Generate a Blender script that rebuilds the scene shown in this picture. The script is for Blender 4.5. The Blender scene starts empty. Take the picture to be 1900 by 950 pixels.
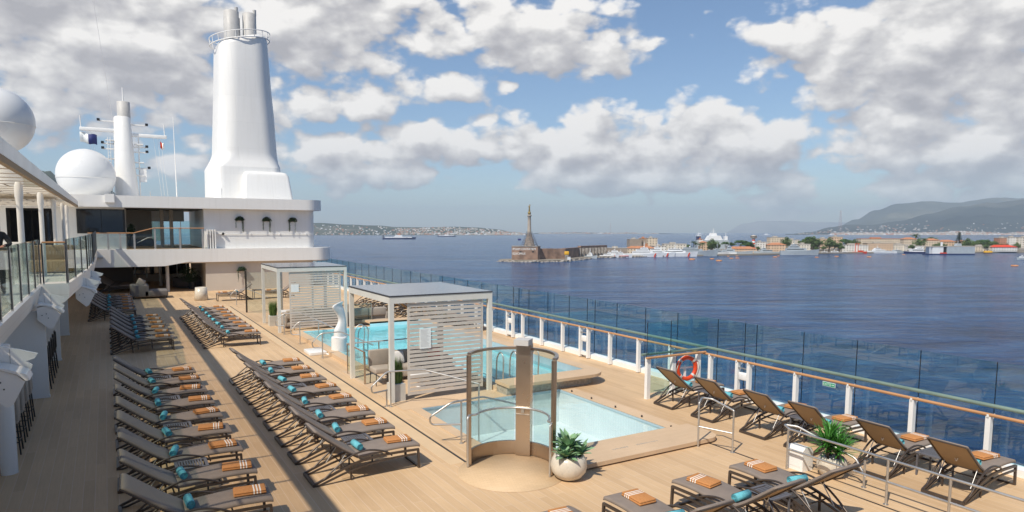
import bpy, bmesh, math, random
from math import sin, cos, pi, radians, sqrt, atan2
from mathutils import Vector, Matrix
random.seed(7)
SC = bpy.context.scene
COL = SC.collection
ORG = {}

# ------------------------------------------------------------------ camera
F, CX, CY, EYE = 1267.0, 950.0, 543.0, 4.6
def nrm(v): return Vector(v).normalized()
cy_ = nrm((195-CX, -(415-CY), -F))
cu_ = -nrm((870-CX, -(13500-CY), -F))
cz_ = (cu_ - cy_*cu_.dot(cy_)).normalized()
cx_ = cy_.cross(cz_)
RM = Matrix((cx_, cy_, cz_))                       # camera -> ship axes
cam = bpy.data.objects.new('camera', bpy.data.cameras.new('camera'))
COL.objects.link(cam)
cam.matrix_world = Matrix.Translation((0, 0, EYE)) @ RM.to_4x4()
cam.data.sensor_width = 36.0
cam.data.lens = 36.0*F/1900.0
cam.data.shift_y = (CY-475.0)/1900.0
cam.data.clip_start = 0.1
cam.data.clip_end = 90000
SC.camera = cam
# sea frame: level with the sea (the ship is trimmed a little), origin at sea level under the camera
HS = 32.0
sz = RM @ nrm((0, F, 112)); sx = RM @ Vector((1, 0, 0)); sy = sz.cross(sx)
MS = Matrix((sx, sy, sz)).transposed().to_4x4()
MS.translation = Vector((0, 0, EYE)) - sz*HS
def sea(px, D, h=0.0):
    """point in the sea frame, seen at column px, D metres away, h above water"""
    return Vector(((px-950)/F*D, D, h))

# ------------------------------------------------------------------ materials
def newmat(name):
    m = bpy.data.materials.new(name); m.use_nodes = True
    nt = m.node_tree; nt.nodes.clear()
    out = nt.nodes.new('ShaderNodeOutputMaterial')
    return m, nt, out
def ramp(nt, fac, stops):
    r = nt.nodes.new('ShaderNodeValToRGB')
    while len(r.color_ramp.elements) < len(stops): r.color_ramp.elements.new(0.5)
    for e, (p, c) in zip(r.color_ramp.elements, stops):
        e.position = p; e.color = (*c, 1) if len(c) == 3 else c
    nt.links.new(fac, r.inputs[0]); return r.outputs[0]
def noise(nt, vec, scale, detail=4, rough=0.55, dim='3D'):
    n = nt.nodes.new('ShaderNodeTexNoise'); n.noise_dimensions = dim
    n.inputs['Scale'].default_value = scale; n.inputs['Detail'].default_value = detail
    n.inputs['Roughness'].default_value = rough
    if vec is not None: nt.links.new(vec, n.inputs['Vector'])
    return n.outputs[0]
def coord(nt, scale=(1, 1, 1), rot=(0, 0, 0), kind='Object'):
    t = nt.nodes.new('ShaderNodeTexCoord'); mp = nt.nodes.new('ShaderNodeMapping')
    mp.inputs['Scale'].default_value = scale; mp.inputs['Rotation'].default_value = rot
    nt.links.new(t.outputs[kind], mp.inputs[0]); return mp.outputs[0]
def math_(nt, op, a, b=None, c=None, clamp=False):
    n = nt.nodes.new('ShaderNodeMath'); n.operation = op; n.use_clamp = clamp
    for i, v in enumerate((a, b, c)):
        if v is None: continue
        if isinstance(v, (int, float)): n.inputs[i].default_value = v
        else: nt.links.new(v, n.inputs[i])
    return n.outputs[0]
def mixc(nt, fac, a, b, mode='MIX'):
    n = nt.nodes.new('ShaderNodeMix'); n.data_type = 'RGBA'; n.blend_type = mode
    for i, v in ((0, fac), (6, a), (7, b)):
        if isinstance(v, (int, float)): n.inputs[i].default_value = v
        elif isinstance(v, tuple): n.inputs[i].default_value = (*v, 1)
        else: nt.links.new(v, n.inputs[i])
    return n.outputs[2]
def princ(nt, out, color, rough=0.5, metal=0.0, spec=0.5, bump=None, bs=0.3, bd=0.02):
    p = nt.nodes.new('ShaderNodeBsdfPrincipled')
    if isinstance(color, tuple): p.inputs['Base Color'].default_value = (*color, 1)
    else: nt.links.new(color, p.inputs['Base Color'])
    if isinstance(rough, (int, float)): p.inputs['Roughness'].default_value = rough
    else: nt.links.new(rough, p.inputs['Roughness'])
    p.inputs['Metallic'].default_value = metal
    p.inputs['Specular IOR Level'].default_value = spec
    if bump is not None:
        b = nt.nodes.new('ShaderNodeBump'); b.inputs['Strength'].default_value = bs; b.inputs['Distance'].default_value = bd
        nt.links.new(bump, b.inputs['Height']); nt.links.new(b.outputs[0], p.inputs['Normal'])
    nt.links.new(p.outputs[0], out.inputs[0]); return p
def plain(name, color, rough=0.5, metal=0.0, var=0.10, scale=3.0, bump=0.0, spec=0.5, stretch=(1, 1, 1)):
    m, nt, out = newmat(name)
    v = coord(nt, stretch)
    n = noise(nt, v, scale, 5)
    lo = tuple(c*(1-var) for c in color); hi = tuple(min(1, c*(1+var)) for c in color)
    c = ramp(nt, n, [(0.3, lo), (0.7, hi)])
    r = ramp(nt, n, [(0.3, (rough*0.85,)*3), (0.7, (min(1, rough*1.15),)*3)])
    b = noise(nt, v, scale*30, 3) if bump else None
    princ(nt, out, c, r, metal, spec, b, bump, 0.004)
    return m

M = {}
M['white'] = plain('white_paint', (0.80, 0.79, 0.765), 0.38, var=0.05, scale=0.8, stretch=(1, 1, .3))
M['white_far'] = plain('white_ship_paint', (0.72, 0.73, 0.74), 0.45, var=0.07, scale=0.2)
M['grey_ship'] = plain('grey_ship_paint', (0.36, 0.40, 0.43), 0.5, var=0.08, scale=0.2)
M['gloss_white'] = plain('radome_white', (0.74, 0.74, 0.73), 0.3, var=0.03, scale=.5)
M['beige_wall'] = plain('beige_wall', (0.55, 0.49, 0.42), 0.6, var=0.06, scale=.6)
M['cream'] = plain('cream_pergola_paint', (0.68, 0.66, 0.60), 0.4, var=0.05, scale=2)
M['slat'] = plain('slat_taupe', (0.60, 0.54, 0.47), 0.5, var=0.06, scale=2)
M['dark_top'] = plain('dark_roof_edge', (0.05, 0.05, 0.055), 0.3)
M['bronze'] = plain('bronze_lounger_frame', (0.085, 0.066, 0.055), 0.38, metal=0.35, var=.2)
M['cushion'] = plain('taupe_cushion', (0.230, 0.186, 0.156), 0.85, var=0.08, scale=6, bump=.3)
M['sling'] = plain('tan_sling', (0.36, 0.25, 0.145), 0.75, var=0.08, scale=8, bump=.3)
M['strap'] = plain('white_strap', (0.7, 0.65, 0.55), .7)
M['steel'] = plain('brushed_steel', (0.56, 0.54, 0.51), 0.44, metal=0.85, var=.06)
M['bronze_steel'] = plain('bronze_steel', (0.50, 0.41, 0.33), 0.30, metal=0.92, var=.025, scale=2)
M['teal_towel'] = plain('teal_towel', (0.13, 0.44, 0.51), 0.95, var=0.18, scale=25, bump=.6)
M['wood'] = plain('teak_handrail', (0.50, 0.26, 0.12), 0.42, var=0.18, scale=5, stretch=(1, .1, 1))
M['green_rail'] = plain('green_grey_rail', (0.22, 0.29, 0.235), 0.4, metal=.3, var=.08)
M['black'] = plain('black_trim', (0.02, 0.02, 0.022), 0.4)
M['table'] = plain('dark_table', (0.12, 0.117, 0.128), 0.5)
M['grey_metal'] = plain('grey_exhaust', (0.50, 0.485, 0.46), 0.55, metal=0, var=.08)
M['pot'] = plain('glazed_pot', (0.60, 0.54, 0.45), 0.28, var=.12, scale=5)
M['pebble'] = plain('white_pebbles', (0.66, 0.66, 0.66), 0.6, var=.5, scale=60, bump=1)
M['planter'] = plain('planter_beige', (0.55, 0.52, 0.46), 0.6)
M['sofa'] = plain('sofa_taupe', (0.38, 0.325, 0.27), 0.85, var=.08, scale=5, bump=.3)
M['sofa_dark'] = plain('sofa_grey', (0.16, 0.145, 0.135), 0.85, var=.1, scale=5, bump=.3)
M['cush_white'] = plain('white_cushion', (0.68, 0.66, 0.64), 0.85)
M['red'] = plain('signal_red', (0.68, 0.065, 0.015), 0.4, var=.08)
M['skin'] = plain('skin', (0.42, 0.22, 0.15), 0.55, var=.05)
M['shirt'] = plain('black_shirt', (0.015, 0.018, 0.022), 0.8)
M['hair'] = plain('grey_beard', (0.12, 0.07, 0.05), 0.8)
M['green_sign'] = plain('green_sign', (0.0, 0.30, 0.14), 0.4, var=.03)
M['sign_white'] = plain('sign_white', (0.82, 0.84, 0.82), 0.5, var=.02)
M['navy'] = plain('navy_cloth', (0.02, 0.03, 0.14), 0.7)
M['dark_glass'] = None
M['stone'] = plain('rough_pool_stone', (0.36, 0.33, 0.28), 0.8, var=.3, scale=14, bump=.8)
M['bark'] = plain('bark', (0.10, 0.075, 0.055), 0.9)
M['leaf_agave'] = plain('agave_leaf', (0.21, 0.36, 0.19), 0.38, var=.3, scale=9)
M['leaf_yucca'] = plain('yucca_leaf', (0.07, 0.24, 0.035), 0.42, var=.4, scale=9)
M['leaf_grass'] = plain('tall_grass_leaf', (0.10, 0.17, 0.04), 0.6, var=.4, scale=9)
M['leaf_hang'] = plain('hanging_leaf', (0.022, 0.05, 0.02), 0.6, var=.4, scale=9)
M['leaf_tree'] = plain('tree_leaf', (0.085, 0.135, 0.035), 0.7, var=.45, scale=.25)
M['leaf_pine'] = plain('pine_leaf', (0.06, 0.125, 0.03), 0.7, var=.4, scale=.25)
M['fort'] = plain('fort_stone', (0.25, 0.16, 0.115), 0.85, var=.45, scale=.13, bump=.5)
M['column_stone'] = plain('column_stone', (0.29, 0.235, 0.19), 0.8, var=.15, scale=.3)
M['shaft_stone'] = plain('pale_shaft_stone', (0.40, 0.34, 0.28), 0.8, var=.15, scale=.3)
M['gold'] = plain('gilded_bronze', (0.30, 0.21, 0.07), 0.5, metal=.4)
M['pylon'] = plain('pylon_paint', (0.40, 0.25, 0.22), 0.6)
M['scaff'] = plain('scaffold_tube', (0.13, 0.13, 0.15), 0.6)
M['rock'] = plain('breakwater_rock', (0.30, 0.27, 0.24), 0.9, var=.5, scale=.4, bump=1)
M['roof_tile'] = plain('orange_roof_tile', (0.46, 0.20, 0.10), 0.8, var=.25, scale=.4)
M['roof_flat'] = plain('flat_roof', (0.42, 0.38, 0.33), 0.8, var=.15, scale=.2)
M['yellow'] = plain('yellow_paint', (0.70, 0.38, 0.02), 0.5)
M['orange'] = plain('orange_buoy', (0.60, 0.25, 0.08), 0.6)
M['ferry_blue'] = plain('ferry_blue', (0.02, 0.03, 0.10), 0.4)
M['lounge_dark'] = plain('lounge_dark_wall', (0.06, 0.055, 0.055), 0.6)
M['soil'] = plain('soil', (0.05, 0.035, 0.025), 0.9)
M['hull'] = plain('hull_paint', (0.6, 0.6, 0.6), 0.4)

def wallmat(name, color, wx=4.2, wz=3.6):
    m, nt, out = newmat(name)
    g = nt.nodes.new('ShaderNodeTexCoord'); s = nt.nodes.new('ShaderNodeSeparateXYZ')
    nt.links.new(g.outputs['Object'], s.inputs[0])
    xy = math_(nt, 'ADD', s.outputs[0], s.outputs[1])
    fx = math_(nt, 'FRACT', math_(nt, 'DIVIDE', xy, wx)); fz = math_(nt, 'FRACT', math_(nt, 'DIVIDE', s.outputs[2], wz))
    a = math_(nt, 'MULTIPLY', math_(nt, 'LESS_THAN', fx, 0.30), math_(nt, 'GREATER_THAN', fz, 0.35))
    a = math_(nt, 'MULTIPLY', a, math_(nt, 'LESS_THAN', fz, 0.78))
    n = noise(nt, g.outputs['Object'], .15, 5)
    c = ramp(nt, n, [(0.3, tuple(k*.85 for k in color)), (0.7, tuple(min(1, k*1.1) for k in color))])
    c = mixc(nt, a, c, (0.07, 0.065, 0.06))
    princ(nt, out, c, .8)
    return m
WALLS = [wallmat('cream_plaster_windows', (0.60, 0.50, 0.38)), wallmat('pale_plaster_windows', (0.62, 0.57, 0.49)),
         wallmat('peach_plaster_windows', (0.58, 0.42, 0.29)), wallmat('white_plaster_windows', (0.66, 0.64, 0.60)),
         wallmat('brick_plaster_windows', (0.40, 0.20, 0.13))]

# painted ship steel: faint plate seams, vertical streaks, a little rust bleeding
def shipwhite():
    m, nt, out = newmat('white_ship_plating')
    g = nt.nodes.new('ShaderNodeTexCoord'); s = nt.nodes.new('ShaderNodeSeparateXYZ'); nt.links.new(g.outputs['Object'], s.inputs[0])
    c = nt.nodes.new('ShaderNodeCombineXYZ'); nt.links.new(math_(nt, 'ADD', s.outputs[0], math_(nt, 'MULTIPLY', s.outputs[1], .7)), c.inputs[0]); nt.links.new(s.outputs[2], c.inputs[1])
    b = nt.nodes.new('ShaderNodeTexBrick'); nt.links.new(c.outputs[0], b.inputs['Vector'])
    b.inputs['Scale'].default_value = 1; b.inputs['Brick Width'].default_value = 2.9; b.inputs['Row Height'].default_value = 1.9; b.inputs['Mortar Size'].default_value = .010; b.inputs['Mortar Smooth'].default_value = .6
    b.inputs['Color1'].default_value = (.815, .803, .775, 1); b.inputs['Color2'].default_value = (.785, .775, .75, 1); b.inputs['Mortar'].default_value = (.70, .69, .665, 1)
    st = noise(nt, coord(nt, (3.2, 3.2, .12)), 1.6, 5, .6)
    col = mixc(nt, 1.0, b.outputs['Color'], ramp(nt, st, [(.28, (.955, .95, .94)), (.52, (1, 1, 1))]), 'MULTIPLY')
    ru = math_(nt, 'MULTIPLY', math_(nt, 'GREATER_THAN', noise(nt, coord(nt, (5, 5, .18)), 1.1, 4, .7), .66), noise(nt, coord(nt), .4, 3))
    col = mixc(nt, math_(nt, 'MULTIPLY', ru, .14), col, (.45, .32, .20))
    princ(nt, out, col, ramp(nt, noise(nt, coord(nt), 1.2, 4), [(.3, (.30,)*3), (.7, (.46,)*3)]), 0, .5, b.outputs['Fac'], -.3, .006)
    return m
M['white_hull'] = shipwhite()
# teak deck: planks along the ship with pale caulking
def deckmat():
    m, nt, out = newmat('teak_deck_planks')
    v = coord(nt, (1, 1, 1), (0, 0, pi/2))
    b = nt.nodes.new('ShaderNodeTexBrick')
    b.inputs['Scale'].default_value = 1.0; b.inputs['Brick Width'].default_value = 2.35
    b.inputs['Row Height'].default_value = 0.175; b.inputs['Mortar Size'].default_value = 0.0055
    b.inputs['Mortar Smooth'].default_value = 0.2; b.inputs['Bias'].default_value = 0.0
    b.offset = 0.37
    b.inputs['Color1'].default_value = (0.650, 0.455, 0.268, 1)
    b.inputs['Color2'].default_value = (0.570, 0.390, 0.225, 1)
    b.inputs['Mortar'].default_value = (0.66, 0.50, 0.35, 1)
    nt.links.new(v, b.inputs['Vector'])
    g = noise(nt, coord(nt, (12, .5, 1)), 3.0, 6, .65)
    gc = ramp(nt, g, [(0.25, (0.90, 0.89, 0.88)), (0.75, (1.07, 1.07, 1.07))])
    c = mixc(nt, 1.0, b.outputs['Color'], gc, 'MULTIPLY')
    s = noise(nt, coord(nt, (1, 1, 1)), 0.22, 5, .6)
    sc_ = ramp(nt, s, [(0.32, (0.88, 0.86, 0.84)), (0.66, (1.06, 1.06, 1.06))])
    c = mixc(nt, 1.0, c, sc_, 'MULTIPLY')
    r = ramp(nt, s, [(0.3, (0.5,)*3), (0.7, (0.68,)*3)])
    princ(nt, out, c, r, 0, .35, b.outputs['Fac'], -0.25, 0.004)
    return m
M['deck'] = deckmat()
def tilemat(name, c1, c2, mort, w=.09, h=.045, ang=0, rough=.6):
    m, nt, out = newmat(name)
    v = coord(nt, (1, 1, 1), (0, 0, ang))
    b = nt.nodes.new('ShaderNodeTexBrick')
    b.inputs['Scale'].default_value = 1.0; b.inputs['Brick Width'].default_value = w; b.inputs['Row Height'].default_value = h
    b.inputs['Mortar Size'].default_value = h*.06; b.inputs['Mortar Smooth'].default_value = .3
    b.inputs['Color1'].default_value = (*c1, 1); b.inputs['Color2'].default_value = (*c2, 1); b.inputs['Mortar'].default_value = (*mort, 1)
    nt.links.new(v, b.inputs['Vector'])
    s = noise(nt, coord(nt), .6, 5, .6)
    c = mixc(nt, 1.0, b.outputs['Color'], ramp(nt, s, [(0.3, (.90,)*3), (0.7, (1.06,)*3)]), 'MULTIPLY')
    princ(nt, out, c, rough)
    return m
M['coping'] = tilemat('teak_coping', (0.64, 0.46, 0.295), (0.615, 0.44, 0.28), (0.55, 0.395, 0.25), .5, .06)
M['shower_floor'] = tilemat('shower_floor', (0.64, 0.455, 0.272), (0.605, 0.425, 0.25), (0.52, 0.37, 0.22), .12, .05, radians(20))
M['gutter'] = plain('sandy_gutter_strip', (0.65, 0.47, 0.285), .6, var=.06, scale=2)
M['pool_white'] = tilemat('white_pool_tile', (0.73, 0.765, 0.77), (0.72, 0.755, 0.76), (0.69, 0.73, 0.74), .05, .05, 0, .3)
M['pool_aqua'] = tilemat('aqua_pool_tile', (0.50, 0.83, 0.89), (0.47, 0.80, 0.87), (0.55, 0.84, 0.89), .2, .2, 0, .3)
M['pool_teal'] = tilemat('teal_pool_tile', (0.38, 0.48, 0.52), (0.35, 0.45, 0.50), (0.45, .55, .58), .05, .05, 0, .3)

def towelmat():
    m, nt, out = newmat('orange_striped_towel')
    g = nt.nodes.new('ShaderNodeTexCoord'); s = nt.nodes.new('ShaderNodeSeparateXYZ')
    nt.links.new(g.outputs['Object'], s.inputs[0])
    x = s.outputs[0]
    f = math_(nt, 'FRACT', math_(nt, 'DIVIDE', math_(nt, 'SUBTRACT', x, 0.045), 0.045))
    st = math_(nt, 'LESS_THAN', f, 0.45)
    st = math_(nt, 'MULTIPLY', st, math_(nt, 'MULTIPLY', math_(nt, 'GREATER_THAN', x, 0.045), math_(nt, 'LESS_THAN', x, 0.178)))
    n = noise(nt, g.outputs['Object'], 40, 3)
    o = ramp(nt, n, [(.3, (0.46, 0.20, 0.070)), (.7, (0.54, 0.25, 0.095))])
    c = mixc(nt, st, o, (0.80, 0.74, 0.66))
    princ(nt, out, c, .95, 0, .2, noise(nt, g.outputs['Object'], 150, 2), .5, .004)
    return m
M['towel'] = towelmat()

def glassmat(name, tint, refl=0.04, rough=0.0, facing=True, extra=None):
    m, nt, out = newmat(name)
    t = nt.nodes.new('ShaderNodeBsdfTransparent'); t.inputs[0].default_value = (*tint, 1)
    g = nt.nodes.new('ShaderNodeBsdfGlossy'); g.inputs['Roughness'].default_value = rough
    g.inputs[0].default_value = (.95, .98, 1, 1)
    lw = nt.nodes.new('ShaderNodeLayerWeight'); lw.inputs[0].default_value = .5
    mx = nt.nodes.new('ShaderNodeMixShader')
    f = math_(nt, 'MULTIPLY_ADD', math_(nt, 'POWER', lw.outputs['Facing'], 4.5), .45, refl, clamp=True)
    nt.links.new(f, mx.inputs[0]); nt.links.new(t.outputs[0], mx.inputs[1]); nt.links.new(g.outputs[0], mx.inputs[2])
    if extra:
        d = nt.nodes.new('ShaderNodeBsdfDiffuse'); d.inputs[0].default_value = (*extra[1], 1)
        m2 = nt.nodes.new('ShaderNodeMixShader'); m2.inputs[0].default_value = extra[0]
        nt.links.new(mx.outputs[0], m2.inputs[1]); nt.links.new(d.outputs[0], m2.inputs[2])
        nt.links.new(m2.outputs[0], out.inputs[0])
    else:
        nt.links.new(mx.outputs[0], out.inputs[0])
    return m
M['glass'] = glassmat('windscreen_glass', (0.80, 0.945, 0.965), .05)
M['glass_clear'] = glassmat('clear_glass', (0.90, 0.95, 0.94), .03)
M['glass_bal'] = glassmat('balustrade_glass', (0.80, 0.87, 0.85), .06)
m, nt, out = newmat('dark_window_glass'); princ(nt, out, (0.012, 0.015, 0.02), .04, 0, .8); M['dark_glass'] = m
m, nt, out = newmat('reflective_roof_glass'); princ(nt, out, ramp(nt, noise(nt, coord(nt), .5, 3), [(.3, (0.15, 0.16, 0.18)), (.7, (0.18, 0.19, 0.21))]), .12, 0.0, 1.0); M['roof_glass'] = m

# translucent cream awning panels
m, nt, out = newmat('translucent_cream_panel')
d = nt.nodes.new('ShaderNodeBsdfDiffuse'); d.inputs[0].default_value = (.70, .60, .46, 1)
t = nt.nodes.new('ShaderNodeBsdfTranslucent'); t.inputs[0].default_value = (.80, .68, .50, 1)
tr = nt.nodes.new('ShaderNodeBsdfTransparent'); tr.inputs[0].default_value = (1, .93, .82, 1)
a = nt.nodes.new('ShaderNodeMixShader'); a.inputs[0].default_value = .5
b = nt.nodes.new('ShaderNodeMixShader'); b.inputs[0].default_value = .66
nt.links.new(d.outputs[0], a.inputs[1]); nt.links.new(t.outputs[0], a.inputs[2])
nt.links.new(a.outputs[0], b.inputs[1]); nt.links.new(tr.outputs[0], b.inputs[2]); nt.links.new(b.outputs[0], out.inputs[0])
M['awning'] = m

def watermat(name, tint, scale, dist, strength):
    m, nt, out = newmat(name)
    t = nt.nodes.new('ShaderNodeBsdfTransparent'); t.inputs[0].default_value = (*tint, 1)
    g = nt.nodes.new('ShaderNodeBsdfGlossy'); g.inputs['Roughness'].default_value = .02
    fr = nt.nodes.new('ShaderNodeFresnel'); fr.inputs[0].default_value = 1.33
    n = noise(nt, coord(nt, (1, 1, 1)), scale, 3)
    bm_ = nt.nodes.new('ShaderNodeBump'); bm_.inputs['Strength'].default_value = strength; bm_.inputs['Distance'].default_value = dist
    nt.links.new(n, bm_.inputs['Height'])
    nt.links.new(bm_.outputs[0], g.inputs['Normal']); nt.links.new(bm_.outputs[0], fr.inputs['Normal'])
    mx = nt.nodes.new('ShaderNodeMixShader')
    nt.links.new(fr.outputs[0], mx.inputs[0]); nt.links.new(t.outputs[0], mx.inputs[1]); nt.links.new(g.outputs[0], mx.inputs[2])
    nt.links.new(mx.outputs[0], out.inputs[0]); return m
M['water_near'] = watermat('pool_water_pale', (0.88, 0.975, 0.99), 2.2, .03, .6)
M['water_far'] = watermat('pool_water_turquoise', (0.72, 0.94, 0.975), 1.6, .04, .7)

def seamat():
    m, nt, out = newmat('sea_water')
    g = nt.nodes.new('ShaderNodeTexCoord')
    def nz(sc, scale, det, rough=.6):
        mp = nt.nodes.new('ShaderNodeMapping'); mp.inputs['Scale'].default_value = sc
        nt.links.new(g.outputs['Object'], mp.inputs[0]); return noise(nt, mp.outputs[0], scale, det, rough)
    w1 = nz((.55, 1.0, 1), .35, 6, .65); w2 = nz((.5, 1.5, 1), .045, 5); w3 = nz((.35, 1.7, 1), .006, 5); w4 = nz((.5, 1, 1), .0011, 4)
    h = math_(nt, 'ADD', math_(nt, 'MULTIPLY', w1, 1.4), math_(nt, 'ADD', math_(nt, 'MULTIPLY', w2, 3.0), math_(nt, 'MULTIPLY', w3, 9.0)))
    b = nt.nodes.new('ShaderNodeBump'); b.inputs['Strength'].default_value = .75; b.inputs['Distance'].default_value = 1.0
    nt.links.new(h, b.inputs['Height'])
    mix_ = math_(nt, 'ADD', math_(nt, 'MULTIPLY_ADD', w1, .30, math_(nt, 'MULTIPLY', w3, .20)), math_(nt, 'ADD', math_(nt, 'MULTIPLY', w2, .44), math_(nt, 'MULTIPLY', w4, .10)))
    c = ramp(nt, mix_, [(.43, (0.002, 0.016, 0.060)), (.52, (0.007, 0.045, 0.14)), (.62, (0.035, 0.115, 0.24))])
    p = nt.nodes.new('ShaderNodeBsdfPrincipled')
    nt.links.new(c, p.inputs['Base Color']); p.inputs['Roughness'].default_value = .16
    p.inputs['IOR'].default_value = 1.33; p.inputs['Specular IOR Level'].default_value = .20
    nt.links.new(b.outputs[0], p.inputs['Normal']); nt.links.new(p.outputs[0], out.inputs[0]); return m
M['sea'] = seamat()

def hillmat(name, lo, mid, hi, sc=.0016):
    m, nt, out = newmat(name)
    v = coord(nt, (1, 1, 2.5))
    n = noise(nt, v, sc, 9, .62)
    c = ramp(nt, n, [(.32, lo), (.52, mid), (.70, hi)])
    princ(nt, out, c, .95, 0, .1); return m
M['hill_near'] = hillmat('hillside_scrub', (0.03, 0.04, 0.025), (0.07, 0.08, 0.05), (0.17, 0.15, 0.11))
M['mountain'] = hillmat('mountain_grass', (0.05, 0.058, 0.045), (0.10, 0.105, 0.075), (0.22, 0.20, 0.14), .0006)
M['hill_far'] = hillmat('mountain_scrub', (0.025, 0.032, 0.034), (0.05, 0.06, 0.055), (0.12, 0.12, 0.10), .0007)
M['hill_hazed'] = hillmat('haze_paled_headland', (0.20, 0.20, 0.19), (0.27, 0.27, 0.25), (0.34, 0.33, 0.30), .0006)  # distant haze is put into the headland's colour by lightening it
M['ground'] = hillmat('quay_ground', (0.18, 0.16, 0.13), (0.27, 0.24, 0.20), (0.34, 0.30, 0.25), .02)

# ------------------------------------------------------------------ mesh builder
class MB:
    def __init__(s): s.v = []; s.f = []; s.m = []; s.sm = []
    def add(s, vs, fs, mi=0, smooth=False):
        o = len(s.v); s.v += [Vector(v) for v in vs]
        for f in fs: s.f.append([i+o for i in f]); s.m.append(mi); s.sm.append(smooth)
        return s
    def box(s, x0, x1, y0, y1, z0, z1, mi=0):
        vs = [(x0,y0,z0),(x1,y0,z0),(x1,y1,z0),(x0,y1,z0),(x0,y0,z1),(x1,y0,z1),(x1,y1,z1),(x0,y1,z1)]
        return s.add(vs, [(0,3,2,1),(4,5,6,7),(0,1,5,4),(1,2,6,5),(2,3,7,6),(3,0,4,7)], mi)
    def rbox(s, x0, x1, y0, y1, z0, z1, r, mi=0, seg=3):
        b = bmesh.new()
        bmesh.ops.create_cube(b, size=1)
        for v in b.verts: v.co = Vector(((x0+x1)/2+v.co.x*(x1-x0), (y0+y1)/2+v.co.y*(y1-y0), (z0+z1)/2+v.co.z*(z1-z0)))
        bmesh.ops.bevel(b, geom=b.edges[:], offset=r, segments=seg, profile=.5, affect='EDGES')
        b.verts.index_update()
        s.add([v.co.copy() for v in b.verts], [[v.index for v in f.verts] for f in b.faces], mi, True); b.free(); return s
    def prism(s, poly, a0, a1, ax='z', mi=0):
        n = len(poly)
        def P(p, a): return {'z': (p[0], p[1], a), 'y': (p[0], a, p[1]), 'x': (a, p[0], p[1])}[ax]
        vs = [P(p, a0) for p in poly]+[P(p, a1) for p in poly]
        fs = [list(range(n))[::-1], list(range(n, 2*n))]+[(i, (i+1) % n, n+(i+1) % n, n+i) for i in range(n)]
        return s.add(vs, fs, mi)
    def tube(s, pts, r, n=8, mi=0, cap=True, closed=False, square=False):
        pts = [Vector(p) for p in pts]
        if square: n = 4
        rs = r if isinstance(r, (list, tuple)) else [r]*len(pts)
        k = len(pts); rings = []
        up = None
        for i, p in enumerate(pts):
            a = pts[(i-1) % k] if (closed or i > 0) else p; b = pts[(i+1) % k] if (closed or i < k-1) else p
            t = (b-a).normalized()
            if up is None: up = Vector((0, 0, 1)) if abs(t.z) < .9 else Vector((0, 1, 0))
            x = t.cross(up)
            if x.length < 1e-4: x = t.orthogonal()
            x.normalize(); y = x.cross(t).normalized(); up = y if abs(t.z) > .9 else Vector((0, 0, 1)) if abs(t.z) < .9 else y
            sc = 1.0
            if 0 < i < k-1 or closed:
                d1 = (p-a).normalized(); d2 = (b-p).normalized(); c = max(.5, sqrt(max(0, (1+d1.dot(d2))/2))); sc = 1/c if square else 1
            ph = pi/4 if square else 0
            rr = rs[i]*(sqrt(2) if square else 1)*min(sc, 1.3)
            rings.append([p+x*cos(ph+2*pi*j/n)*rr+y*sin(ph+2*pi*j/n)*rr for j in range(n)])
        vs = [v for rg in rings for v in rg]; fs = []
        for i in range(k if closed else k-1):
            i2 = (i+1) % k
            for j in range(n): fs.append((i*n+j, i*n+(j+1) % n, i2*n+(j+1) % n, i2*n+j))
        s.add(vs, fs, mi, not square)
        if cap and not closed: s.add(rings[0], [list(range(n))[::-1]], mi); s.add(rings[-1], [list(range(n))], mi)
        return s
    def lathe(s, prof, n=24, c=(0, 0), mi=0, smooth=True):
        k = len(prof)
        vs = [(c[0]+r*cos(2*pi*j/n), c[1]+r*sin(2*pi*j/n), z) for r, z in prof for j in range(n)]
        fs = [(i*n+j, i*n+(j+1) % n, (i+1)*n+(j+1) % n, (i+1)*n+j) for i in range(k-1) for j in range(n)]
        s.add(vs, fs, mi, smooth)
        if prof[0][0] > 1e-4: s.add(vs[:n], [list(range(n))[::-1]], mi)
        if prof[-1][0] > 1e-4: s.add(vs[-n:], [list(range(n))], mi)
        return s
    def cyl(s, x, y, z0, z1, r, n=16, mi=0): return s.lathe([(r, z0), (r, z1)], n, (x, y), mi)
    def sphere(s, c, r, seg=24, rings=14, mi=0, sc=(1, 1, 1), t0=0, t1=pi):
        vs = []; 
        for i in range(rings+1):
            th = t0+(t1-t0)*i/rings
            for j in range(seg): vs.append((c[0]+sc[0]*r*sin(th)*cos(2*pi*j/seg), c[1]+sc[1]*r*sin(th)*sin(2*pi*j/seg), c[2]+sc[2]*r*cos(th)))
        fs = [(i*seg+j, (i+1)*seg+j, (i+1)*seg+(j+1) % seg, i*seg+(j+1) % seg) for i in range(rings) for j in range(seg)]
        return s.add(vs, fs, mi, True)
    def quad(s, a, b, c, d, mi=0, smooth=False): return s.add([a, b, c, d], [(0, 1, 2, 3)], mi, smooth)
    def mesh(s, name, mats, off=Vector((0, 0, 0))):
        me = bpy.data.meshes.new(name)
        me.from_pydata([v-off for v in s.v], [], s.f)
        mats = mats if isinstance(mats, (list, tuple)) else [mats]
        for m_ in mats: me.materials.append(M[m_] if isinstance(m_, str) else m_)
        me.polygons.foreach_set('material_index', s.m); me.polygons.foreach_set('use_smooth', s.sm)
        me.validate(); me.update()
        return me
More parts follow.
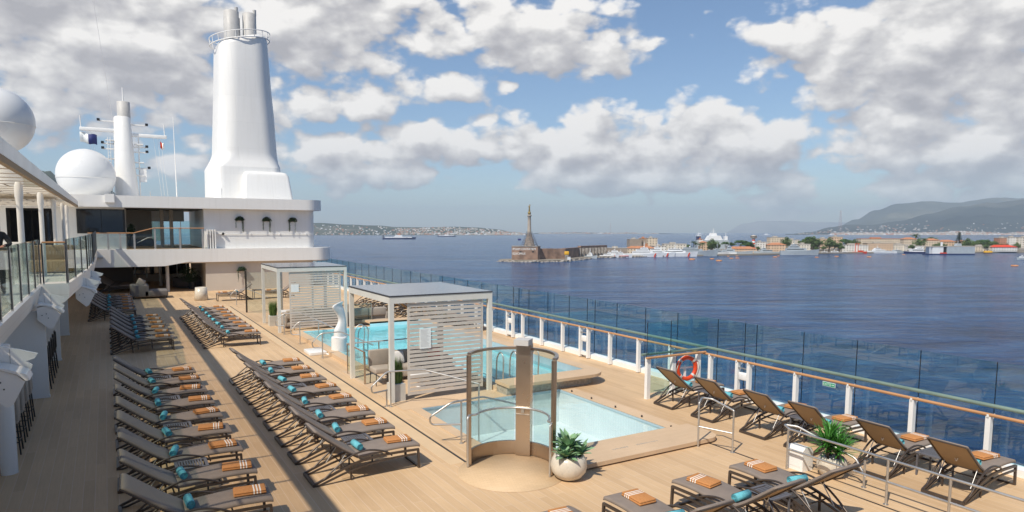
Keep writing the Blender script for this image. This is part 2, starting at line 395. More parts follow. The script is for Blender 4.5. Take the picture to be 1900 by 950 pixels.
    def build(s, name, mats, parent=None, base=None):
        """parent: child in the parent's space. no parent: origin at base centre"""
        if parent is not None:
            off = Vector(ORG.get(parent.name, (0, 0, 0)))
            o = bpy.data.objects.new(name, s.mesh(name, mats, off)); COL.objects.link(o); o.parent = parent
            ORG[o.name] = off
            return o
        if base is None:
            xs = [v.x for v in s.v]; ys = [v.y for v in s.v]; zs = [v.z for v in s.v]
            base = ((min(xs)+max(xs))/2, (min(ys)+max(ys))/2, min(zs))
        base = Vector(base)
        o = bpy.data.objects.new(name, s.mesh(name, mats, base)); COL.objects.link(o); o.location = base
        ORG[o.name] = base
        return o
def tag(o, label=None, cat=None, group=None, kind=None):
    if label: o['label'] = label
    if cat: o['category'] = cat
    if group: o['group'] = group
    if kind: o['kind'] = kind
    return o
def thing(name, label, cat, base=(0, 0, 0), group=None):
    o = bpy.data.objects.new(name, None); COL.objects.link(o); o.location = base; o.empty_display_size = .3
    ORG[o.name] = Vector(base); return tag(o, label, cat, group)
def proto(name, cat): return thing(name, 'x', cat)
def copy_tree(o, parent=None):
    c = o.copy(); COL.objects.link(c)
    if parent is not None: c.parent = parent
    ORG[c.name] = ORG.get(o.name, Vector((0, 0, 0)))
    for ch in list(o.children): copy_tree(ch, c)
    return c
class Proto:
    """first use places the original, later uses place copies"""
    def __init__(s, o): s.o = o; s.used = False
    def place(s, loc, rz=0, label=None, cat=None, group=None, scale=None, mw=None):
        o = copy_tree(s.o) if s.used else s.o; s.used = True
        if mw is not None: o.matrix_world = mw
        else:
            o.location = loc; o.rotation_euler = (0, 0, rz)
            if scale: o.scale = scale
        tag(o, label, cat, group); return o
def arc(cx, cy, r, a0, a1, n): return [(cx+r*cos(a0+(a1-a0)*i/n), cy+r*sin(a0+(a1-a0)*i/n)) for i in range(n+1)]
def smoothpath(pts, n=6):
    pts = [Vector(p) for p in pts]; out = []
    for i in range(len(pts)-1):
        p0 = pts[max(0, i-1)]; p1 = pts[i]; p2 = pts[i+1]; p3 = pts[min(len(pts)-1, i+2)]
        for k in range(n):
            t = k/n
            out.append(.5*((2*p1)+(p2-p0)*t+(2*p0-5*p1+4*p2-p3)*t*t+(3*p1-p0-3*p2+p3)*t**3))
    out.append(pts[-1]); return out
def fillet(pts, r=.12, n=4):
    pts = [Vector(p) for p in pts]; out = [pts[0]]
    for i in range(1, len(pts)-1):
        a, p, b = pts[i-1], pts[i], pts[i+1]
        d1 = (a-p); d2 = (b-p); rr = min(r, d1.length*.45, d2.length*.45)
        q1 = p+d1.normalized()*rr; q2 = p+d2.normalized()*rr
        for k in range(n+1):
            t = k/n; out.append(q1*(1-t)**2+p*2*t*(1-t)+q2*t*t)
    out.append(pts[-1]); return out
def text_mesh(body, size, depth=.002):
    cu = bpy.data.curves.new('lettering', 'FONT'); cu.body = body; cu.size = size; cu.extrude = depth; cu.align_x = 'LEFT'; cu.resolution_u = 2
    o = bpy.data.objects.new('lettering', cu); COL.objects.link(o)
    me = bpy.data.meshes.new_from_object(o.evaluated_get(bpy.context.evaluated_depsgraph_get()))
    COL.objects.unlink(o); bpy.data.objects.remove(o); return me
def text_part(name, body, size, mat, parent, origin, ax, az, depth=.002):
    """flat lettering running along ax, up az, at origin (ship coords)"""
    me = text_mesh(body, size, depth)
    ax = Vector(ax).normalized(); az = Vector(az).normalized(); nn = ax.cross(az)
    R = Matrix((ax, az, nn)).transposed().to_4x4()
    off = Vector(ORG.get(parent.name, (0, 0, 0)))
    me.transform(Matrix.Translation(Vector(origin)-off) @ R)
    me.materials.clear(); me.materials.append(M[mat])
    o = bpy.data.objects.new(name, me); COL.objects.link(o); o.parent = parent; return o
ORD = ['first', 'second', 'third', 'fourth', 'fifth', 'sixth', 'seventh', 'eighth', 'ninth', 'tenth', 'eleventh', 'twelfth', 'thirteenth', 'fourteenth', 'fifteenth', 'sixteenth', 'seventeenth', 'eighteenth', 'nineteenth', 'twentieth']
# ================================================================== DECK (setting)
def grid_deck(xs, ys, holes, z):
    mb = MB()
    for i in range(len(xs)-1):
        for j in range(len(ys)-1):
            xc, yc = (xs[i]+xs[i+1])/2, (ys[j]+ys[j+1])/2
            if any(h[0] < xc < h[1] and h[2] < yc < h[3] for h in holes): continue
            mb.quad((xs[i], ys[j], z), (xs[i+1], ys[j], z), (xs[i+1], ys[j+1], z), (xs[i], ys[j+1], z))
    return mb
NP = (6.66, 10.90, 11.10, 15.70)        # near pool
FP = (6.95, 12.22, 21.0, 29.0)          # far pool, main part
FQ = (9.45, 12.22, 16.30, 21.0)         # far pool, arm beside the island
mb = grid_deck([-7, 6.66, 6.95, 9.45, 10.90, 12.22, 14.75], [-6, 11.10, 15.70, 16.30, 21.0, 29.0, 64], [NP, FP, FQ], 0.0)
o = mb.build('deck', 'deck', base=(0, 0, 0)); tag(o, 'pale teak planked ship deck around the pools', 'deck', kind='structure')
# paler strip with a dark gutter slot
mb = MB().box(5.52, 5.83, 11.6, 41, -.05, .004); o = mb.build('deck_strip', 'gutter'); tag(o, 'pale sandy strip laid along the deck gutter', 'deck strip', kind='structure')
mb = MB(); mb.box(5.84, 5.885, 11.6, 41, -.05, .006); mb.box(10.90, 10.935, 3, 10.06, -.05, .006)
o = mb.build('deck_gutter', 'black'); tag(o, 'narrow dark drainage slot in the deck', 'gutter', kind='structure')

# near pool basin and far pool basin
def basin(x0, x1, y0, y1, zb, zt, name, mat, skip=''):
    mb = MB(); mb.quad((x0, y0, zb), (x1, y0, zb), (x1, y1, zb), (x0, y1, zb))
    W = {'s': ((x0, y0), (x1, y0)), 'n': ((x1, y1), (x0, y1)), 'e': ((x1, y0), (x1, y1)), 'w': ((x0, y1), (x0, y0))}
    for k, (a, b) in W.items():
        if k in skip: continue
        mb.quad((*a, zt), (*b, zt), (*b, zb), (*a, zb))
    return mb
near = thing('near_pool', 'pale shallow near swimming pool beside the glass shower', 'swimming pool', (8.8, 13.4, 0))
basin(*NP, -.95, 0.0, 0, 0).build('basin', 'pool_white', near)
for bb in ((6.68, 7.0, -.42), (7.002, 7.35, -.66)): MB().box(bb[0], bb[1], 11.12, 15.68, -.94, bb[2]).build('bench_step', 'pool_white', near)
MB().quad((NP[0], NP[2], -.045), (NP[1], NP[2], -.045), (NP[1], NP[3], -.045), (NP[0], NP[3], -.045)).build('water', 'water_near', near)
mb = MB()                                            # blue waterline tiles
for (x0, x1, y0, y1) in ((NP[0], NP[1], NP[3]-.012, NP[3]-.002), (NP[1]-.012, NP[1]-.002, NP[2], NP[3])): mb.box(x0, x1, y0, y1, -.075, -.004)
mb.build('waterline_tile', 'pool_teal', near)
mb = MB()                                            # raised coping: near edge with a rounded outer end
pts = [(7.35, 10.05), (10.75, 10.05)]+arc(10.95, 10.40, .35, -pi/2, 0, 8)+[(11.30, 11.1), (7.35, 11.1)]
mb.prism(pts, .035, .115); mb.build('coping', 'coping', near)
mb = MB().prism([(7.5, 10.13), (10.9, 10.13), (11.15, 10.6), (11.15, 11.1), (7.5, 11.1)], -.03, .034); mb.build('coping_plinth', 'soil', near)
MB().box(6.4, 6.66, 11.9, 15.75, -.02, .012).build('coping', 'coping', near)
MB().box(10.90, 11.30, 11.105, 15.5, -.02, .012).build('coping', 'coping', near)
for y in (11.3, 12.3, 13.3, 14.3, 15.2): MB().cyl(10.98, y, .012, .06, .022, 10).build('coping_stud', 'bronze', near)

mb = MB(); rn = random.Random(4)
for x in [8.62+.045*k for k in range(9)]+[9.25+.05*k for k in range(12)]: mb.box(x, x+rn.uniform(.015, .032), 10.46+rn.uniform(0, .02), 10.52+rn.uniform(0, .02), .1152, .1162)
mb.build('worn_marking', 'sofa', near)
far = thing('far_pool', 'turquoise raised far swimming pool behind the slatted cabana', 'swimming pool', (9.6, 22.6, 0))
mb = MB()
mb.quad((6.95, 21, -.75), (12.22, 21, -.75), (12.22, 29, -.75), (6.95, 29, -.75))
mb.quad((9.45, 16.3, -.75), (12.22, 16.3, -.75), (12.22, 21, -.75), (9.45, 21, -.75))
for a, b in (((6.95, 29), (6.95, 21)), ((6.95, 21), (9.45, 21)), ((9.45, 21), (9.45, 16.3)), ((9.45, 16.3), (12.22, 16.3)), ((12.22, 16.3), (12.22, 29)), ((12.22, 29), (6.95, 29))):
    mb.quad((*a, .13), (*b, .13), (*b, -.75), (*a, -.75))
for a, b in (((9.45, 16.3), (12.22, 16.3)), ((12.22, 16.3), (12.22, 29)), ((12.22, 29), (9.9, 29))): mb.quad((*a, .32), (*b, .32), (*b, .13), (*a, .13))
mb.build('basin', 'pool_aqua', far)
MB().box(11.55, 12.20, 16.32, 28.9, -.7, -.06).build('bench_step', 'pool_white', far)
for k in range(5): MB().box(6.97 if k == 0 else 7.302+.33*(k-1), 7.3+.33*k, 26.6, 28.98, -.74, .05-.15*k).build('bench_step', 'pool_white', far)
mb = MB(); mb.prism([(6.95, 21), (9.45, 21), (9.45, 16.3), (12.22, 16.3), (12.22, 29), (6.95, 29)], .285, .286); mb.v = mb.v; 
mb = MB(); mb.add([(6.95, 21, .10), (9.45, 21, .10), (9.45, 16.3, .10), (12.22, 16.3, .10), (12.22, 29, .10), (6.95, 29, .10)], [(0, 1, 4, 5), (1, 2, 3, 4)])
mb.build('water', 'water_far', far)
mb = MB(); mb.box(12.205, 12.218, 16.32, 28.99, .0, .318); mb.box(9.46, 12.2, 16.302, 16.315, .0, .318); mb.build('waterline_tile', 'pool_teal', far)
rim = [(9.0, 15.72), (9.0, 16.3), (12.22, 16.3), (12.22, 29.0), (9.9, 29.0), (9.9, 29.7), (12.62, 29.7)]
mb = MB(); mb.prism([(9.15, 15.52), (11.9, 15.52)]+arc(11.92, 16.22, .70, -pi/2, 0, 12)+[(12.62, 29.7), (9.9, 29.7), (9.9, 29.0), (12.22, 29.0), (12.22, 16.3), (9.15, 16.3)], .25, .335)
mb.build('coping', 'coping', far)
mb = MB(); mb.prism([(9.2, 15.74), (11.8, 15.74)]+arc(11.80, 16.32, .58, -pi/2, 0, 12)+[(12.38, 29.5), (12.23, 29.5), (12.23, 16.29), (9.2, 16.29)], 0.0, .25)
mb.build('pool_wall', 'stone', far)
MB().box(6.62, 6.95, 21.0, 29.0, 0.0, .135).build('coping', 'coping', far)
MB().box(6.62, 9.9, 29.001, 29.4, 0.0, .135).build('coping', 'coping', far)
# island with the first cabana
MB().box(6.2, 9.42, 15.72, 20.98, -.02, .008).build('coping', 'coping', far)
mb = MB().box(6.97, 9.4, 20.7, 20.98, .0, .135); mb.box(9.2, 9.44, 16.31, 20.7, 0, .135); mb.build('island_edge', 'coping', far)

# ladders
def ladder(x, y, zt, zb, rz, label):
    t = thing('pool_ladder', label, 'ladder', (x, y, zt-.5), 'steel ladders of the pools')
    ORG[t.name] = Vector((0, 0, 0))
    for s in (-.22, .22):
        p = smoothpath([(.0, s, zb-zt+.5), (0, s, .0+.5), (.02, s, .82+.25), (-.14, s, 1.03+.2), (-.34, s, .82+.2), (-.38, s, .45)], 6)
        MB().tube(p, .021, 8).build('rail', 'steel', t)
    for k in range(3): MB().box(-.05, .05, -.21, .21, .25-.28*k, .275-.28*k).build('rung', 'steel', t)
    t.rotation_euler = (0, 0, rz); return t
ladder(9.62, 16.30, .33, -.6, -pi/2, 'steel pool ladder just left of the shower column')
ladder(10.35, 16.30, .33, -.6, -pi/2, 'steel pool ladder just behind the shower column')
ladder(8.30, 24.8, .12, -.6, pi/2*0, 'steel pool ladder in the turquoise water left of the cabana')

# ================================================================== LOUNGER
def make_lounger():
    t = proto('sun_lounger', 'sun lounger')
    # side frame: sweeping rail from foot, under the seat, down to the head foot bar
    for s in (-1, 1):
        y = .335*s
        top = smoothpath([(.985, y, .365), (.5, y, .375), (.05, y, .36), (-.35, y, .285), (-.75, y, .14), (-1.0, y, .045)], 5)
        MB().tube(top, .019, square=True).build('side_rail', 'bronze', t)
        low = smoothpath([(.93, y, .285), (.45, y, .285), (0, y, .245), (-.4, y, .17), (-.72, y, .075), (-.90, y, .020), (-1.0, y, .018)], 5)
        MB().tube(low, .015, square=True).build('lower_rail', 'bronze', t)
        arm = smoothpath([(.42, y*1.02, .375), (.22, y*1.05, .47), (-.05, y*1.06, .52), (-.32, y*1.06, .47), (-.58, y*1.05, .32), (-.80, y*1.03, .14), (-.88, y, .08)], 5)
        MB().tube(arm, .018, n=8).build('armrest', 'bronze', t)
        MB().tube([(.97, y, .37), (.985, y, .012)], .020, square=True).build('foot_leg', 'bronze', t)
        MB().tube([(-.33, y*.93, .30), (-.33, y*.93, .012)], .016, square=True).build('middle_leg', 'bronze', t)
        MB().tube([(-.40, y*.8, .50), (-.62, y*.8, .20)], .009, n=6).build('back_strut', 'steel', t)
    MB().tube([(.985, -.335, .018), (.985, .335, .018)], .018, square=True).build('foot_bar', 'bronze', t)
    MB().tube([(-1.0, -.35, .030), (-1.0, .35, .030)], .026, square=True).build('head_bar', 'bronze', t)
    for x, z in ((.45, .33), (-.25, .30), (-.42, .24)): MB().tube([(x, -.32, z), (x, .32, z)], .013, n=6).build('cross_bar', 'bronze', t)
    # seat sling + cushion
    top = [(1.01, .405), (.9, .425), (.55, .435), (.2, .415), (-.05, .395), (-.22, .40)]
    def slab(prof, th, w, r, name, mat, nx=0):
        P = smoothpath([(x, 0, z) for x, z in prof], 5)
        nn = []
        for i in range(len(P)):
            a = P[max(0, i-1)]; b = P[min(len(P)-1, i+1)]; d = (b-a).normalized(); n_ = Vector((-d.z, 0, d.x)); n_ = n_ if n_.z > 0 else -n_; nn.append(n_)
        sec = [(-w, .2), (-w+.012, .85), (-w+.03, 1), (w-.03, 1), (w-.012, .85), (w, .2), (w-.01, 0), (-w+.01, 0)]
        mb = MB(); vs = []
        for i, (p, n_) in enumerate(zip(P, nn)):
            e = .55 if i in (0, len(P)-1) else 1
            for (yy, h) in sec: vs.append(p+n_*(h*th*e)+Vector((0, yy, 0)))
        k = len(sec); fs = [(i*k+j, i*k+(j+1) % k, (i+1)*k+(j+1) % k, (i+1)*k+j) for i in range(len(P)-1) for j in range(k)]
        fs += [list(range(k))[::-1], [len(vs)-k+j for j in range(k)]]
        mb.add(vs, fs, 0, True); return mb.build(name, mat, t)
    slab(top, .055, .325, .02, 'seat_cushion', 'cushion')
    bk = [(-.20, .415), (-.45, .575), (-.72, .78), (-.98, .985)]
    slab(bk, .045, .325, .02, 'back_cushion', 'cushion')
    mb = MB()
    for s in (-1, 1):
        mb.tube(smoothpath([(x, .315*s, z-.015) for x, z in bk], 4), .015, n=6)
    mb.tube([(-.985, -.315, .975), (-.985, .315, .975)], .015, n=6); mb.build('back_frame', 'bronze', t)
    P = smoothpath([(x+.012, 0, z-.012) for x, z in bk], 4); mb = MB(); vs = []
    for p in P: vs += [(p.x, -.30, p.z), (p.x, .30, p.z), (p.x+.006, -.30, p.z-.007), (p.x+.006, .30, p.z-.007)]
    fs = []
    for i in range(len(P)-1):
        a, b = i*4, (i+1)*4; fs += [(a, b, b+1, a+1), (a+2, a+3, b+3, b+2)]
    mb.add(vs, fs, 0, True); mb.build('back_sling', 'sling', t)
    MB().tube(smoothpath([(-.60, -.03, .655), (-.585, .0, .60), (-.56, .03, .635)], 4), .008, n=6).build('pull_strap', 'strap', t)
    return t
LOUNGER = Proto(make_lounger())

def make_towel():
    b = MB(); b.rbox(-.235, .235, -.155, .155, 0.0, .034, .014); b.rbox(-.232, .230, -.150, .150, .031, .064, .015)
    rnd = random.Random(3)
    for v in b.v: v.z += .004*sin(v.x*17+v.y*9)+.002*rnd.random()
    for v in b.v: v.z = max(v.z, 0)
    o = b.build('folded_towel', 'towel', base=(0, 0, 0)); return o
TOWEL = Proto(make_towel())
def make_roll():
    mb = MB(); n = 44; r0, r1 = .012, .066; L = .17
    prof = []
    for i in range(n+1):
        t_ = i/n; a = t_*2*pi*3.2; r = r0+(r1-r0)*t_; prof.append((r*cos(a), r*sin(a)))
    for yy in (-1, 1): pass
    vs = []
    for (x, z) in prof: vs += [(x, -L, z+r1), (x, L, z+r1)]
    mb.add(vs, [(2*i, 2*i+1, 2*i+3, 2*i+2) for i in range(n)], 0, True)
    mb.lathe([(0, -L+.01), (.060, -L+.01), (.061, L-.01), (0, L-.01)], 18)
    k = len(mb.v)-18*4
    for v in mb.v[k:]: v.y, v.z = v.z, v.y+r1
    return mb.build('rolled_towel', 'teal_towel', base=(0, 0, 0))
ROLL = Proto(make_roll())

def make_table():
    t = proto('side_table', 'side table')
    mb = MB(); w, d, h = .26, .235, .445
    mb.box(-w, -w+.05, -d, d, h-.025, h); mb.box(w-.05, w, -d, d, h-.025, h)
    mb.box(-w+.05, w-.05, -d, -d+.05, h-.025, h); mb.box(-w+.05, w-.05, d-.05, d, h-.025, h)
    for k in range(9): x = -w+.075+k*.0437; mb.box(x-.014, x+.014, -d+.05, d-.05, h-.02, h-.003)
    mb.build('table_top', 'table', t)
    for x in (-w+.03, w-.03):
        for y in (-d+.03, d-.03): MB().box(x-.014, x+.014, y-.014, y+.014, 0, h-.026).build('leg', 'table', t)
    return t
TABLE = Proto(make_table())

ALL_L = 0
def lounger_set(cx, cy, rz, label, tl, rl, group, scale=None, towel=True, roll=True, jit=True, tdx=.69, zb=0.0):
    global ALL_L; ALL_L += 1; rnd = random.Random(ALL_L)
    j = (rnd.uniform(-1, 1)*.03) if jit else 0
    rz2 = rz+j
    LOUNGER.place((cx, cy, zb), rz2, label, 'sun lounger', group, scale)
    R = Matrix.Rotation(rz2, 3, 'Z'); sx_ = scale[0] if scale else 1
    if towel:
        p = R @ Vector((tdx*sx_+rnd.uniform(-.05, .05), rnd.uniform(-.06, .06), 0))
        TOWEL.place((cx+p.x, cy+p.y, zb+.490), rz2+rnd.uniform(-.16, .16), tl, 'towel', 'folded orange towels on the loungers')
    if roll:
        p = R @ Vector((-.13*sx_+rnd.uniform(-.02, .03), rnd.uniform(-.05, .05), 0))
        ROLL.place((cx+p.x, cy+p.y, zb+.462), rz2+rnd.uniform(-.20, .20), rl, 'towel', 'rolled blue towels on the loungers')
def row(cx, ys, rz, where, group, scale=None, tables=(), tabwhere='', axis='y', tdx=.69, towels=None, tx=.10):
    n = len(ys)
    for i, y in enumerate(ys):
        w = ORD[i]
        x0, y0 = (cx, y) if axis == 'y' else (y, cx)
        lounger_set(x0, y0, rz, f'taupe sun lounger, {w} from the front in {where}',
                    f'orange towel, {w} from the front in {where}',
                    f'rolled blue towel, {w} from the front in {where}', group, scale, tdx=tdx,
                    towel=(towels is None or i in towels))
    for i in tables:
        ym = (ys[i]+ys[i+1])/2; w = f'{ORD[i]} and {ORD[i+1]}'; sd = ''
        TABLE.place((cx+tx, ym, 0) if axis == 'y' else (ym, cx+tx, 0), rz, f'dark side table between loungers {w} of {where}', 'side table', 'small dark side tables between the loungers')
row(1.01, [10.8, 12.11, 13.46, 14.75, 16.04, 17.32, 18.65, 19.9, 21.2], 0, 'the nearest shaded left row', 'loungers in the near left row', tables=(1, 3, 5, 7))
row(3.96, [12.1, 13.40, 14.60, 15.90, 17.18, 18.48, 19.72, 20.95], 0, 'the near sunlit row by the gutter', 'loungers in the near middle row', tables=(0, 2, 4, 6))
row(3.96, [27.6, 29.0, 30.22, 31.5, 32.8, 34.05, 35.35, 36.6], 0, 'the far sunlit row before the wall', 'loungers in the far middle row', tables=(1, 3, 5))
row(.98, [27.94, 29.2, 30.5, 31.9, 33.2, 34.5], 0, 'the middle shaded left row', 'loungers in the middle left row', tables=(0, 2, 4))
row(.12, [37.9, 39.5, 41.0, 42.4, 43.9, 45.2], 0, 'the farthest shaded row by the lounge', 'loungers in the far left row')
row(13.02, [5.95, 7.25, 8.78, 9.95, 11.45, 12.75], 0, 'the row along the sea rail', 'loungers in the sea rail row', scale=(.90, 1, 1), tables=(0, 2, 4), tdx=.56)
row(7.0, [5.45, 6.72, 8.17, 9.50], pi/2, 'the cut off bottom row', 'loungers at the bottom edge of the deck', axis='x', tables=(2,), tx=-.1, tdx=.62)
for o in [o for o in COL.objects if o.get('label') and 'cut off bottom row' in o['label']]:
    for i, w in enumerate(['leftmost', 'second from the left', 'third from the left', 'rightmost']):
        o['label'] = o['label'].replace(f', {ORD[i]} from the front in', f', {w} in')
row(13.15, [26.6, 27.9, 29.2, 30.5, 31.8, 33.1, 34.4, 35.7, 37.0, 38.3], 0, 'the far row behind the turquoise pool', 'loungers in the far starboard row', towels=(0, 2, 3, 5, 6, 8))
# two loungers and a table before the white wall
lounger_set(6.6, 44.3, pi, 'sun lounger alone against the white wall, left of the small square table', 'folded orange towel on the lone lounger by the white wall', 'rolled blue towel on the lone lounger by the white wall', 'loungers by the white wall')
lounger_set(9.3, 44.6, pi, 'sun lounger against the white wall behind the steel handrail', 'folded orange towel on the lounger behind the steel handrail', 'rolled blue towel on the lounger behind the handrail', 'loungers by the white wall')
TABLE.place((8.0, 44.4, 0), 0, 'small square table between the two loungers by the white wall', 'side table', 'small dark side tables between the loungers', scale=(1.2, 1.4, 1.3))
# stacked loungers stored in the dark lounge
for k in range(7):
    LOUNGER.place((.35+.05*k, 52.6+.45*k, .02), 0, f'dark stored lounger parked in the shadowy lounge, {ORD[k]} from the front', 'sun lounger', 'stored loungers inside the dark lounge')

# ================================================================== RAILINGS ON THE SEA SIDE
POSTY = [3.45, 4.87, 6.29, 7.73, 9.15, 10.54, 11.95, 12.33, 13.28, 14.86, 16.28, 17.70, 18.90, 19.35, 20.46, 21.88, 23.27, 24.05, 24.5]
y = 25.9
while y < 62: POSTY.append(y); y += 1.42
def make_post():
    t = proto('rail_post', 'railing post')
    mb = MB(); mb.box(-.055, .055, -.045, .045, 0, 1.06); mb.box(-.075, .02, -.02, .02, 1.02, 1.075)
    mb.build('upright', 'white', t)
    MB().prism([(.055, .86), (.20, 1.00), (.20, 1.05), (.055, 1.05)], -.006, .006, 'y').build('bracket', 'white', t)
    return t
POST = Proto(make_post())
for i, y in enumerate(POSTY):
    if y < 25: lb = f'white railing post on the sea side, {ORD[i]} counted from the nearest'
    else: lb = 'white railing post on the distant part of the sea rail behind the far pool'
    POST.place((14.33, y, .02), 0, lb, 'railing post', 'white posts of the sea rail' if y < 25 else 'distant white posts of the sea rail')
t = thing('sea_rail', 'long wooden handrail and green tube rail along the sea side', 'handrail', (14.3, 30, 0))
MB().tube([(14.29, -4, 1.085), (14.29, 63, 1.085)], .033, 10).build('wood_handrail', 'wood', t)
MB().tube([(14.62, -4, 1.19), (14.62, 63, 1.19)], .042, 12).build('tube_rail', 'green_rail', t)
MB().box(14.42, 14.74, -6, 64, -.02, .14).build('kerb', 'white', t)
py = [y+.075 for y in POSTY]; py = [2.1]+py
k = 0
for a, b in zip(py[:-1], py[1:]):
    if b-a < .2: continue
    g = MB().box(14.655, 14.667, a+.008, b-.008, .16, 2.05)
    lb = f'tall tinted glass windscreen panel, {ORD[k]} from the nearest' if k < 16 else 'tall tinted glass windscreen panel of the distant run behind the far pool'
    o = g.build('windscreen_panel', 'glass', base=(14.66, (a+b)/2, .16)); MB().box(14.650, 14.672, a-.0045, a+.0045, .16, 2.05).build('edge_seal', 'dark_glass', o); tag(o, lb, 'glass panel', 'windscreen panels on the sea side' if k < 16 else 'distant windscreen panels'); k += 1
# the cross rail with the life ring
t = thing('cross_rail', 'short wooden rail with glass, crossing the deck beside the life ring', 'railing', (13.3, 13.6, 0))
for x, yy in ((12.33, 13.62), (13.22, 13.60), (14.12, 13.55)):
    MB().box(x-.06, x+.06, yy-.05, yy+.05, 0, 1.12).build('post', 'white', t)
MB().tube([(12.20, 13.54, 1.13), (14.29, 13.44, 1.13)], .033, 10).build('wood_handrail', 'wood', t)
MB().tube([(12.25, 13.78, 1.18), (14.6, 13.68, 1.18)], .035, 10).build('tube_rail', 'green_rail', t)
for a, b in ((12.38, 13.20), (13.24, 14.63)): MB().box(a, b, 13.70, 13.71, .12, 2.05).build('glass_pane', 'glass', t)
for a in (12.36, 13.22): MB().box(a-.006, a+.006, 13.697, 13.713, .12, 2.05).build('pane_seal', 'dark_glass', t)
# life ring
t = thing('life_ring', 'orange life ring with white grab line on the sea rail', 'life ring', (13.72, 13.58, .70)); ORG[t.name] = Vector((0, 0, 0))
n = 48; mb = MB(); vs = []
for i in range(n):
    a = 2*pi*i/n
    for j in range(12):
        b_ = 2*pi*j/12; rr = .30+.062*cos(b_); vs.append((rr*cos(a), .05*sin(b_), rr*sin(a)))
fs = [(i*12+j, i*12+(j+1) % 12, ((i+1) % n)*12+(j+1) % 12, ((i+1) % n)*12+j) for i in range(n) for j in range(12)]
mb.add(vs, fs, 0, True)
ring = mb.build('ring', ['red'], t)
mb = MB()
for q in range(4):
    a0 = pi/4+q*pi/2
    for i in range(4):
        pass
    pts = [(.30*cos(a0+d), 0, .30*sin(a0+d)) for d in (-.10, 0, .10)]; mb.tube(pts, .0655, 12)
mb.build('grey_band', 'grey_metal', t)
MB().tube([(.37*cos(a)*(1+.06*sin(4*a)), -.05, .37*sin(a)*(1+.06*sin(4*a))) for a in [2*pi*i/40 for i in range(40)]], .008, 6, closed=True).build('grab_line', 'strap', t)
mb = MB(); mb.box(-.03, .03, .06, .10, -.66, .05); mb.box(-.33, .33, .055, .085, -.02, .03); mb.build('bracket', 'white', t)
t.rotation_euler = (0, 0, radians(-8))
# gate boxes between double posts
for y, lb in ((12.14, 'white latch box between the double posts nearest the camera'), (19.12, 'white latch box between the double posts beyond the raised pool corner'), (24.28, 'white latch box between the far double posts')):
    t = thing('gate_latch_box', lb, 'latch box', (14.33, y, .4))
    MB().rbox(14.27, 14.40, y-.13, y+.13, .58, .78, .03).build('housing', 'white', t)
    MB().tube([(14.30, y-.18, .90), (14.30, y+.18, .90)], .02, 8).build('bolt', 'steel', t)
    if y > 13: MB().box(14.29, 14.37, y-.17, y+.17, .10, .22).build('foot_plate', 'white', t)
# exit sign
t = thing('exit_sign', 'small green exit sign under the wooden handrail', 'sign', (14.25, 9.6, .94))
MB().box(14.240, 14.250, 9.44, 9.76, .945, 1.045).build('sign_border', 'sign_white', t)
MB().box(14.237, 14.241, 9.448, 9.752, .953, 1.037).build('sign_panel', 'green_sign', t)
text_part('lettering', 'EXIT', .072, 'sign_white', t, (14.235, 9.742, .968), (0, -1, 0), (0, 0, 1), .0008)
mb = MB(); fx = 14.2335
mb.box(fx, fx+.002, 9.485, 9.535, .991, 1.001); mb.add([(fx, 9.495, 1.018), (fx, 9.495, .974), (fx, 9.462, .996)], [(0, 1, 2)])
mb.box(fx, fx+.002, 9.55, 9.557, .967, 1.024); mb.box(fx, fx+.002, 9.557, 9.58, .967, .975); mb.box(fx, fx+.002, 9.557, 9.58, 1.016, 1.024); mb.box(fx, fx+.002, 9.58, 9.587, .975, 1.016)
mb.build('arrow_symbol', 'sign_white', t)

# ================================================================== CABANAS
def cabana(y0, label, board):
    x0, x1, y1, H_ = 6.16, 9.16, y0+3.42, 2.80
    t = thing('cabana', label, 'cabana', (7.66, y0+1.7, 0))
    w = .12
    for x in (x0, x1-w):
        for y in (y0, y1-w): MB().box(x, x+w, y, y+w, 0, H_-.20).build('post', 'cream', t)
    mb = MB(); mb.box(x0, x1, y0, y0+w, H_-.20, H_-.03); mb.box(x0, x1, y1-w, y1, H_-.20, H_-.03); mb.box(x0, x0+w, y0+w, y1-w, H_-.20, H_-.03); mb.box(x1-w, x1, y0+w, y1-w, H_-.20, H_-.03)
    mb.build('roof_beam', 'cream', t)
    r = MB().box(x0-.01, x1+.01, y0-.01, y1+.01, H_-.03, H_-.002).build('roof', 'dark_top', t)
    MB().box(x0+.015, x1-.015, y0+.015, y1-.015, H_-.002, H_+.006).build('roof_glass', 'roof_glass', r)
    # slatted screen on the near side
    mb = MB(); sx0, sx1, zt, zb = x0+.50, x1-.27, H_-.22, .14
    s = t
    mb.box(sx0, sx0+.06, y0+.04, y0+.07, zb, zt); mb.box(sx1-.06, sx1, y0+.04, y0+.07, zb, zt)
    k = 22; st = (zt-zb)/k
    for i in range(k):
        z = zb+i*st; mb.box(sx0+.06, sx1-.06, y0+.035, y0+.06, z+.008, z+st-.024)
    mb.box(sx0+.06, sx1-.06, y0+.035, y0+.06, zt-.032, zt)
    mb.box(sx0+.95, sx0+1.03, y0+.062, y0+.08, zb, zt)
    mb.build('slatted_screen', 'slat', t)
    # solid lower side panel between rails (far side post panel)
    if board:
        bd = MB().box(6.99, 7.31, y0+.012, y0+.026, 1.36, 1.90).build('notice_board', 'sign_white', t)
        mb = MB(); rn = random.Random(9)
        for q in range(15): mb.box(7.015, 7.015+rn.uniform(.18, .27), y0+.0105, y0+.0118, 1.855-.031*q, 1.863-.031*q)
        mb.build('fine_print', 'grey_metal', bd)
    return t
cabana(16.50, 'near cabana with dark glass roof and a white notice on its slatted screen', True)
c2 = cabana(29.85, 'far cabana before the white wall, its slatted screen half in shade', False)
MB().box(6.72, 7.05, 29.86, 29.875, 1.72, 2.05).build('notice_board', 'sign_white', c2)

